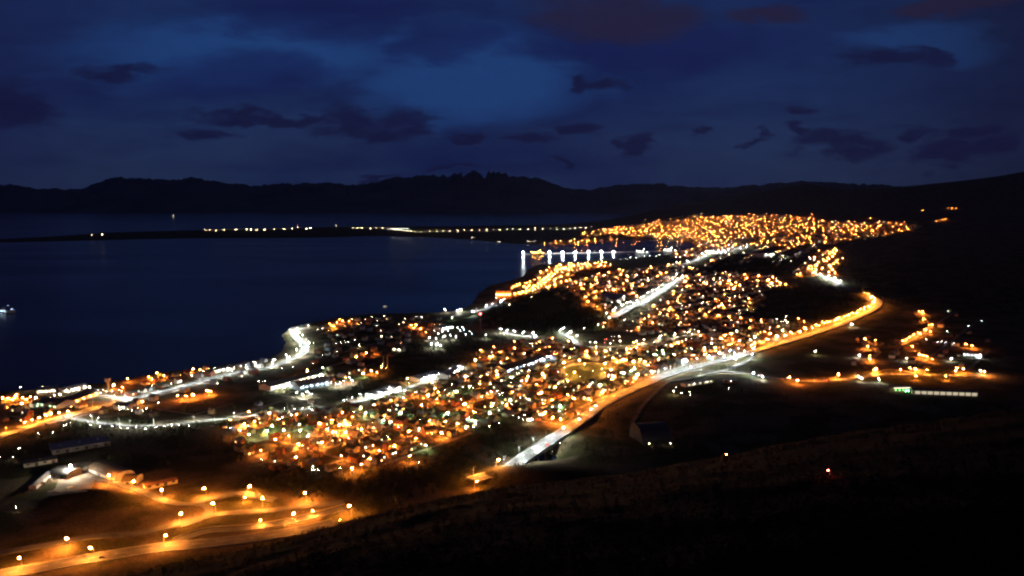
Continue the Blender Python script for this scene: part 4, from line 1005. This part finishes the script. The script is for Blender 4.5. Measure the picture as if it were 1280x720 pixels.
# oval sports field
P_ = np.array([at(u, v)[:2] for u, v in oval]); c0 = P_.mean(0)
f = MB(); n = len(P_); f.add([(c0[0], c0[1], gz(*c0) + .5)] + [(c0[0] + (p[0] - c0[0]) * .93, c0[1] + (p[1] - c0[1]) * .93, gz(*p) + .5) for p in P_], [(0, 1 + i, 1 + (i + 1) % n) for i in range(n)])
o = f.build('sports_field', mat('field_grass', (.12, .13, .04), .95, .25, .15)); tag(o, kind='structure')
for u, v, lab in [(705, 468, 'left goal'), (762, 462, 'right goal')]:
    e = put('goal', '%s on the oval sports field' % lab, 'goal', u, v, 1.0, .5); q = MB()
    for s in (-1, 1): q.cyl((s * 3.6, 0, -.2), (s * 3.6, 0, 2.4), .12, .12, 5)
    q.cyl((-3.6, 0, 2.4), (3.6, 0, 2.4), .12, .12, 5); q.build('goal_frame', M['paint'], e)
# pier with floodlight masts
a = np.array(at(689, 317.6, 0, True)[:2]); b = np.array(at(872, 313.2, 0, True)[:2]); d = (b - a) / np.linalg.norm(b - a); rz = math.atan2(d[1], d[0]); L = np.linalg.norm(b - a)
def pier(name, label, a, b, wdt, step):
    d = (b - a) / np.linalg.norm(b - a); L = np.linalg.norm(b - a); rz = math.atan2(d[1], d[0]); c = (a + b) / 2
    e = empty(name, (c[0], c[1], 0), rz); tag(e, label, 'pier')
    q = MB(); q.box(0, 0, 2.4, L, wdt, 1.2); q.build('deck', M['concrete'], e)
    q = MB(); q.cyl((0, 0, -6), (0, 0, 2.4), .6, .6, 6); me = q.mesh('pile', M['concrete'])
    for i in range(int(L / step)):
        for s in (-.4, .4): o = link('pile', me, e); o.location = (-L / 2 + (i + .5) * step, s * wdt, 0)
    for s in (-1, 1): q = MB(); q.box(0, s * (wdt / 2 - .2), 3.6, L, .3, .5); q.build('kerb_beam', M['paint'], e)
pier('pier', 'long concrete pier with seven cold white floodlight masts in the bay', a, b, 18, 40)
a2 = np.array(at(655, 318.4, 0, True)[:2]); b2 = np.array(at(689, 317.8, 0, True)[:2]); pier('jetty', 'narrow jetty at the outer end of the long pier', a2, b2 - (b2 - a2) * .06, 6, 24)
LT = emit('harbour_floodlight', (.86, .97, 1), 5000)
hM = MB(); hM.cyl((0, 0, 0), (0, 0, 10), .4, .25, 6); mast = hM.mesh('pole', M['steel']); hB = MB(); hB.box(0, 0, 10, 4, 1, .5); bar = hB.mesh('lamp_bar', M['steel'])
hL = MB(); hL.octa(0, 0, 9.2, 1.75); lens = hL.mesh('lens', LT)
for i, u in enumerate((654, 687, 703.5, 719, 736, 752, 766.5)):
    p = np.array(at(u, 318.5 - .9 * (u - 654) / 112, 0, True)[:2])
    e = empty('floodlight_mast', (p[0], p[1], 3.6), 0); tag(e, 'harbour floodlight mast on the pier, %s from the sea end' % nth(i), 'floodlight mast', 'floodlight masts on the pier')
    kids(e, [('pole', mast), ('lamp_bar', bar, [('lens', lens)])])
# ships
def ship(name, label, cat, u, v, L, rz, hull, lights, ls, deckc='c', strong=1., pos=None):
    x, y = (at(u, v, 0, True)[:2]) if pos is None else pos; e = empty(name, (x, y, 0), rz); tag(e, label, cat)
    B = L * .17; q = MB(); st = [(-.5, .8, 0), (-.46, 1, 0), (.2, 1, 0), (.38, .7, .15), (.5, .02, .45)]
    vs = []; hh = L * .07
    for f_, wf_, up in st:
        vs += [(f_ * L * .94, -B / 2 * wf_ * .7, -1.5), (f_ * L * .94, B / 2 * wf_ * .7, -1.5), (f_ * L, B / 2 * wf_, hh * (1 + up)), (f_ * L, -B / 2 * wf_, hh * (1 + up))]
    fs = [(0, 1, 2, 3), (16, 19, 18, 17)]
    for i in range(4):
        k = i * 4
        for j in range(4): fs.append((k + j, k + 4 + j, k + 4 + (j + 1) % 4, k + (j + 1) % 4))
    q.add(vs, fs); q.build('hull', hull, e)
    s = MB(); s.box(-L * .12, 0, hh, L * .5, B * .8, hh * .9); s.box(-L * .14, 0, hh * 1.9, L * .38, B * .7, hh * .8); s.box(.02 * L, 0, hh * 2.7, L * .12, B * .75, hh * .6); so_ = s.build('superstructure', WM[1], e)
    s = MB(); s.cyl((-L * .2, 0, hh * 2.7), (-L * .22, 0, hh * 3.9), B * .14, B * .11, 8); s.build('funnel', WM[6], e)
    s = MB(); s.cyl((.03 * L, 0, hh * 3.3), (.03 * L, 0, hh * 4.8), L * .006, L * .003, 5); s.box(.03 * L, 0, hh * 4.2, .3, B * .4, .25); s.build('mast', M['steel'], e)
    q = MB(); q.box(0, 0, 0, L * .02, .12, hh * .3); wm_ = q.mesh('window', glow(deckc, 8))
    for i in range(10):
        for sd in (-1, 1):
            o = link('window', wm_, so_); o.location = (-L * .33 + i * L * .045, sd * (B * .4 + .05), hh * 1.35)
    q = MB(); q.octa(0, 0, 0, ls); me = q.mesh('deck_lamp', lm(deckc, 'mid'))
    for (fx, fy, fz) in lights: o = link('deck_lamp', me, e); o.location = (fx * L, fy * B, fz * hh)
ship('passenger_ship', 'ship with blue white deck lights cut by the left edge of the view', 'ship', 4, 391, 60, .28, WM[1],
     [(-.45,-.5,1.6),(-.3,-.45,2.3),(-.1,-.45,3),(.1,-.4,3),(.28,-.3,2),(.42,-.15,2.2),(.2,0,3.9),(-.2,0,3.2),(-.45,.4,2),(.0,-.5,1.4),(.35,.2,2.2),(-.35,-.55,.7),(-.2,-.55,.7),(-.05,-.55,.7),(.1,-.55,.7)], .17, 'b')
ship('moored_ship', 'ship with orange and white lights moored at the jetty', 'ship', 672, 318.5, 75, .05, RM[1], [(-.4,0,2.6),(-.2,-.4,2.2),(0,-.4,2.6),(.15,0,4.),(.3,-.3,1.8),(.42,0,2)], .8, 'y')
ship('moored_ship', 'brightly lit white ship moored at the root of the pier', 'ship', 803, 317.3, 80, .1, WM[1], [(-.4,0,3),(-.2,-.4,3),(0,-.4,3),(.1,0,4.6),(.3,-.3,2)], 1.1, 'c')
ship('moored_ship', 'white ship lying by the bright quay left of the far avenue', 'ship', 838, 315.6, 80, .1, WM[1], [(-.4,0,3),(-.2,-.4,3),(0,-.4,3),(.1,0,4.6),(.3,-.3,2)], 1.2, 'c')
ship('fishing_boat', 'small boat with a faint light alone on the dark bay', 'boat', 481.5, 383.5, 14, .4, WM[1], [(0, 0, 4)], .16, 'w')
ship('ferry', 'single far boat light out on the channel', 'boat', 217, 270, 60, .2, WM[1], [(0, 0, 5)], 1.9, 'w', pos=(at(217, 270.5, 0, True)[:2]))
# vehicles
def car_meshes():
    b = MB(); pr = [(-2.2, .35), (-2.2, .85), (-1.7, .95), (-1.2, 1.42), (.5, 1.45), (1.15, .98), (2.1, .85), (2.2, .4)]
    n = len(pr)
    for s in (-1, 1): pass
    vs = [(x, -.88 if z < 1.2 else -.7, z) for x, z in pr] + [(x, .88 if z < 1.2 else .7, z) for x, z in pr]
    b.add(vs, [tuple(range(n)), tuple(reversed(range(n, 2 * n)))] + [(i, n + i, n + (i + 1) % n, (i + 1) % n) for i in range(n)])
    w = MB(); w.add([(1.02, -.66, 1.03), (1.02, .66, 1.03), (.52, .6, 1.4), (.52, -.6, 1.4)], [(0, 1, 2, 3)]); w.add([(-1.66, -.66, 1.0), (-1.66, .66, 1.0), (-1.22, .6, 1.38), (-1.22, -.6, 1.38)], [(3, 2, 1, 0)])
    for s in (-1, 1): w.add([(-1.3, s * .84, 1.0), (.85, s * .84, 1.0), (.4, s * .73, 1.38), (-1.05, s * .73, 1.38)], [(0, 1, 2, 3)])
    wh = MB(); wh.cyl((0, -.11, 0), (0, .11, 0), .34, .34, 12)
    hl = MB(); hl.octa(0, 0, 0, .17); tl = MB(); tl.box(0, 0, 0, .08, .4, .16)
    return b, w, wh, hl, tl
cb_, cw_, cwh, chl, ctl = car_meshes()
paints = {'dark': (.03, .03, .035), 'white': (.6, .6, .6), 'silver': (.35, .36, .37), 'red': (.3, .03, .03), 'blue': (.04, .07, .2)}
PM = {k: mat('paint_' + k, c, .3, .05, 1, .2, spec=.5) for k, c in paints.items()}
CB = {k: cb_.mesh('body', m) for k, m in PM.items()}; CW = cw_.mesh('windscreen', M['glass']); CWH = cwh.mesh('wheel', M['tyre'])
HLM = emit('headlight_beam', (1, .93, .8), 1500); TLM = emit('taillight_red', (1, .02, .01), 220)
CH = chl.mesh('headlight', HLM); CT = ctl.mesh('taillight', TLM); CH0 = chl.mesh('headlight', M['glass']); CT0 = ctl.mesh('taillight', M['rust'])
def car(key, u, side, flip, col, label, on=True, lane=3.6):
    P, T, N, zz, w_ = ROADS[key]
    pv = [proj(p[0], p[1], z) for p, z in zip(P, zz)]
    i = min(range(len(P)), key=lambda k: abs(pv[k][0] - u) + (1e4 if (key == 'highway' and k > .8 * len(P)) else 0))
    p = P[i] + N[i] * side * lane; rz = math.atan2(T[i][1], T[i][0]) + (math.pi if flip else 0)
    e = empty('car', (p[0], p[1], zz[i] + .02), rz); tag(e, label, 'car', 'cars on the roads')
    link('body', CB[col], e); link('windscreen', CW, e)
    for x in (-1.35, 1.35):
        for s in (-.8, .8): o = link('wheel', CWH, e); o.location = (x, s, .34)
    for s in (-.62, .62):
        o = link('headlight', CH if on else CH0, e); o.location = (2.2, s, .66)
        o = link('taillight', CT if on else CT0, e); o.location = (-2.22, s, .75)
for a_ in [('lower', 124, 1, 0, 'dark', 'dark car alone on the nearest orange road', False), ('highway', 614, 1, 0, 'dark', 'dark car, leftmost of three on the orange end before the bridge', False), ('highway', 620, 1, 0, 'dark', 'dark car, middle of three on the orange end before the bridge', False), ('highway', 628, 1, 0, 'red', 'red car, rightmost of three on the orange end before the bridge', False),
           ('highway', 674, -1, 1, 'white', 'white car with strong headlights on the white bridge', True), ('highway', 657, -1, 1, 'silver', 'silver car near the foot of the white bridge', False), ('highway', 681, 1, 0, 'red', 'red car with tail lights on the white bridge', True), ('highway', 664, 1, 0, 'white', 'white car in the far lane of the bridge', False),
           ('highway', 727, -1, 1, 'silver', 'silver car with headlights, first after the bridge', True), ('highway', 733, 1, 0, 'dark', 'dark car with tail lights just after the bridge', True), ('highway', 742, -1, 1, 'white', 'white car with headlights on the orange climb', True), ('highway', 750, -1, 1, 'white', 'white car with glaring headlights under the orange lamps', True), ('highway', 768, 1, 0, 'blue', 'blue car with tail lights on the orange climb', True),
           ('highway', 868, -1, 1, 'white', 'white car on the white interchange', True), ('highway', 1006, 1, 0, 'dark', 'dark car with tail lights near the highway bend', True), ('east_road', 953, -1, 1, 'white', 'white car with headlights on the east road', True), ('east_road', 1033, 1, 0, 'red', 'red car with tail lights on the east road', True), ('east_road', 1078, -1, 1, 'silver', 'silver car with headlights at the far end of the east road', True),
           ('avenue', 130, 1, 0, 'dark', 'dark car on the white shore avenue', False), ('east_road', 983, 1, 1, 'silver', 'silver car with headlights between two others on the east road', True)]:
    car(*a_[:6], on=a_[6], lane=2.6 if a_[0] == 'east_road' else 3.6)
# trucks in the pale yard
for i, (u, v, rz, lab) in enumerate([(88, 612, 1.2, 'box truck parked nose down below the white yard lamp'), (52, 606, .4, 'box truck at the left side of the pale yard'), (66, 618, .5, 'box truck in the dark corner under the pale yard')]):
    e = put('truck', lab, 'truck', u, v, rz); q = MB(); q.box(-1.2, 0, 1, 6, 2.4, 2.6); q.build('cargo_box', WM[1], e)
    q = MB(); q.box(3, 0, .6, 2, 2.3, 2.2); cabn = q.build('cab', WM[2], e); q = MB(); q.box(4.02, 0, 1.6, .06, 2, .9); q.build('windscreen', M['glass'], cabn)
    for x in (-3, -1.8, 2.9):
        for s in (-1, 1): q = MB(); q.cyl((x, s * 1.2, .5), (x, s * .9, .5), .5, .5, 10); q.build('wheel', M['tyre'], e)


HAZE = 1.2e-5
if HAZE:
    hb = MB(); hb.box(0, 12500, -12, 52000, 26000, 1300); hz = hb.build('haze', bpy.data.materials.new('haze_air')); hm = hz.data.materials[0]; hm.use_nodes = True
    hm.node_tree.nodes.remove(hm.node_tree.nodes['Principled BSDF']); pv = hm.node_tree.nodes.new('ShaderNodeVolumePrincipled'); pv.inputs['Density'].default_value = HAZE; pv.inputs['Color'].default_value = (.5, .68, 1., 1)
    hm.node_tree.links.new(pv.outputs[0], hm.node_tree.nodes['Material Output'].inputs['Volume']); tag(hz, kind='stuff'); hz['label'] = 'thin night haze over the bay and the town'; hz['category'] = 'haze'
# ------------------------------------------------------------------ sky
w = bpy.data.worlds.new('World'); sc.world = w; w.use_nodes = True; nt = w.node_tree; nt.nodes.clear()
def N_(t, **kw):
    n = nt.nodes.new(t)
    for k, v in kw.items(): setattr(n, k, v)
    return n
def mth(op, a, b=None, c=None, clamp=False):
    n = N_('ShaderNodeMath', operation=op, use_clamp=clamp)
    for i, x in enumerate((a, b, c)):
        if x is None: continue
        if isinstance(x, (int, float)): n.inputs[i].default_value = x
        else: nt.links.new(x, n.inputs[i])
    return n.outputs[0]
def mixc(f, a, b):
    n = N_('ShaderNodeMix', data_type='RGBA')
    if isinstance(f, (int, float)): n.inputs[0].default_value = f
    else: nt.links.new(f, n.inputs[0])
    for s, x in ((6, a), (7, b)):
        if isinstance(x, tuple): n.inputs[s].default_value = (*x, 1)
        else: nt.links.new(x, n.inputs[s])
    return n.outputs[2]
def smooth(x, a, b):
    n = N_('ShaderNodeMapRange', interpolation_type='SMOOTHSTEP'); n.inputs[1].default_value = a; n.inputs[2].default_value = b
    nt.links.new(x, n.inputs[0]); return n.outputs[0]
def lin(r, g, b): return tuple(((c / 255 + .055) / 1.055) ** 2.4 if c > 10 else c / 255 / 12.92 for c in (r, g, b))
tc = N_('ShaderNodeTexCoord'); sp = N_('ShaderNodeSeparateXYZ'); nt.links.new(tc.outputs['Generated'], sp.inputs[0])
yy = mth('MAXIMUM', mth('ABSOLUTE', sp.outputs[1]), .12)
tx = mth('DIVIDE', sp.outputs[0], yy); tz = mth('DIVIDE', sp.outputs[2], yy)
cb = N_('ShaderNodeCombineXYZ'); nt.links.new(tx, cb.inputs[0]); nt.links.new(tz, cb.inputs[1])
def noise(scale, detail, sx=1., sy=1., off=0., rough=.55):
    mp = N_('ShaderNodeMapping'); mp.inputs['Scale'].default_value = (sx, sy, 1); mp.inputs['Location'].default_value = (off, off * .7, off)
    nt.links.new(cb.outputs[0], mp.inputs[0]); n = N_('ShaderNodeTexNoise'); n.inputs['Scale'].default_value = scale; n.inputs['Detail'].default_value = detail; n.inputs['Roughness'].default_value = rough
    nt.links.new(mp.outputs[0], n.inputs['Vector']); return n
n1 = noise(9, 6, .55, 1.6, 3.1); n2 = noise(3.2, 4, .5, 1.5, 8.); n3 = noise(34, 4, .6, 1.6, 1.)
wx = mth('ADD', mth('MULTIPLY', mth('SUBTRACT', n1.outputs['Fac'], .5), .22), mth('MULTIPLY', mth('SUBTRACT', n3.outputs['Fac'], .5), .07))
sep = N_('ShaderNodeSeparateColor'); nt.links.new(n1.outputs['Color'], sep.inputs[0])
wz = mth('ADD', mth('MULTIPLY', mth('SUBTRACT', sep.outputs[1], .5), .085), mth('MULTIPLY', mth('SUBTRACT', n3.outputs['Fac'], .5), .035))
px_ = mth('ADD', tx, wx); pz_ = mth('ADD', tz, wz)
def blob(u, v, ru, rv, soft=.85):
    t, s = ts(u, v)
    a = mth('DIVIDE', mth('SUBTRACT', px_, t), ru / 1000); b = mth('DIVIDE', mth('SUBTRACT', pz_, s), rv / 1000)
    d = mth('ADD', mth('MULTIPLY', a, a), mth('MULTIPLY', b, b))
    n = N_('ShaderNodeMapRange', interpolation_type='SMOOTHSTEP'); n.inputs[1].default_value = 1 + soft; n.inputs[2].default_value = max(0, 1 - soft); nt.links.new(d, n.inputs[0]); return n.outputs[0]
def mx(lst):
    r = lst[0]
    for k in lst[1:]: r = mth('MAXIMUM', r, k)
    return r
base = mixc(smooth(tz, .0, .16), lin(37, 51, 84), lin(25, 43, 86))
base = mixc(smooth(n2.outputs['Fac'], .38, .66), base, lin(19, 30, 74))
mot = noise(14, 7, .45, 1.9, 17., .62); base = mixc(mth('MULTIPLY', smooth(mot.outputs['Fac'], .46, .68), .4), base, lin(18, 26, 64))
mot2 = noise(8, 7, .4, 2.2, 27., .65); base = mixc(mth('MULTIPLY', smooth(mot2.outputs['Fac'], .54, .74), .3), base, lin(40, 66, 112))
bright = mx([blob(590, 100, 130, 55, .95), blob(300, 60, 210, 45, .95), blob(1170, 55, 80, 25, .95)])
base = mixc(mth('MULTIPLY', bright, .75), base, lin(32, 66, 122))
darkr = smooth(tx, .28, .72); base = mixc(mth('MULTIPLY', darkr, .72), base, lin(20, 20, 42))
darkl = smooth(tx, -.38, -.75); base = mixc(mth('MULTIPLY', darkl, .55), base, lin(22, 22, 62))
soft = mx([blob(300, 95, 100, 30, .98), blob(400, 12, 130, 30, .98), blob(560, 55, 60, 20, .98), blob(830, 55, 190, 26, .98)])
base = mixc(mth('MULTIPLY', soft, .62), base, lin(19, 24, 72))
dark = mx([blob(*c) for c in [(145,93,48,11),(235,175,38,10),(330,148,85,7),(425,158,55,16),(520,160,45,15),(485,172,40,8),(690,187,38,7),(750,172,30,9),(600,181,28,4),(740,105,12,9),
     (820,180,18,8),(880,158,12,5),(940,171,9,8),(1018,137,20,9),(1035,182,50,14),(1005,165,14,8),(1103,162,12,10),(1110,72,50,12),(1148,70,18,10),(1170,160,45,10),(1175,182,55,12),(1235,178,34,14),
     (465,212,22,3),(570,211,40,4),(720,205,14,4),(10,140,60,26)]])
dark = mth('MULTIPLY', dark, smooth(n3.outputs['Fac'], .2, .5))
base = mixc(mth('MULTIPLY', dark, .85), base, lin(19, 20, 54))
brown = mx([blob(770, 18, 90, 26, .95), blob(960, 10, 50, 14, .95), blob(1190, 6, 80, 14, .7)])
base = mixc(mth('MULTIPLY', brown, .8), base, lin(36, 30, 54))
up = smooth(tz, .32, .9); base = mixc(mth('MULTIPLY', up, .9), base, lin(12, 16, 30))
grain = mth('ADD', .92, mth('MULTIPLY', noise(60, 3, .7, 1.2, 5).outputs['Fac'], .16))
bg = N_('ShaderNodeBackground'); nt.links.new(base, bg.inputs[0]); nt.links.new(grain, bg.inputs[1])
ow = N_('ShaderNodeOutputWorld'); nt.links.new(bg.outputs[0], ow.inputs[0])
sl = bpy.data.lights.new('twilight', 'SUN'); sl.energy = .004; sl.angle = math.radians(20); sl.color = (.6, .7, 1)
so = bpy.data.objects.new('twilight', sl); so.rotation_euler = (math.radians(60), 0, math.radians(160)); COL.objects.link(so)

# ------------------------------------------------------------------ camera and render
cam = bpy.data.cameras.new('camera'); co = bpy.data.objects.new('camera', cam); COL.objects.link(co)
cam.sensor_width = 36; cam.lens = 36 * 1000 / 1280; cam.clip_end = 120000; cam.clip_start = 1
co.location = (0, 0, H0); co.rotation_euler = (math.pi / 2 - PITCH, 0, 0); sc.camera = co
sc.view_settings.view_transform = 'Standard'; sc.view_settings.look = 'None'; sc.view_settings.exposure = 0; sc.view_settings.gamma = 1
sc.render.engine = 'CYCLES'
c = sc.cycles
c.use_adaptive_sampling = False; c.use_denoising = True
try: c.denoiser = 'OPENIMAGEDENOISE'
except Exception: pass
c.max_bounces = 3; c.diffuse_bounces = 1; c.glossy_bounces = 2; c.transmission_bounces = 1; c.volume_bounces = 0
c.sample_clamp_indirect = 4; c.use_light_tree = True; c.caustics_reflective = False; c.caustics_refractive = False
c.pixel_filter_type = 'BLACKMAN_HARRIS'; c.filter_width = 2.3
for o_ in COL.objects:
    if o_.get('label') and len(o_['label'].split()) > 16: print('LONG', o_['label'])
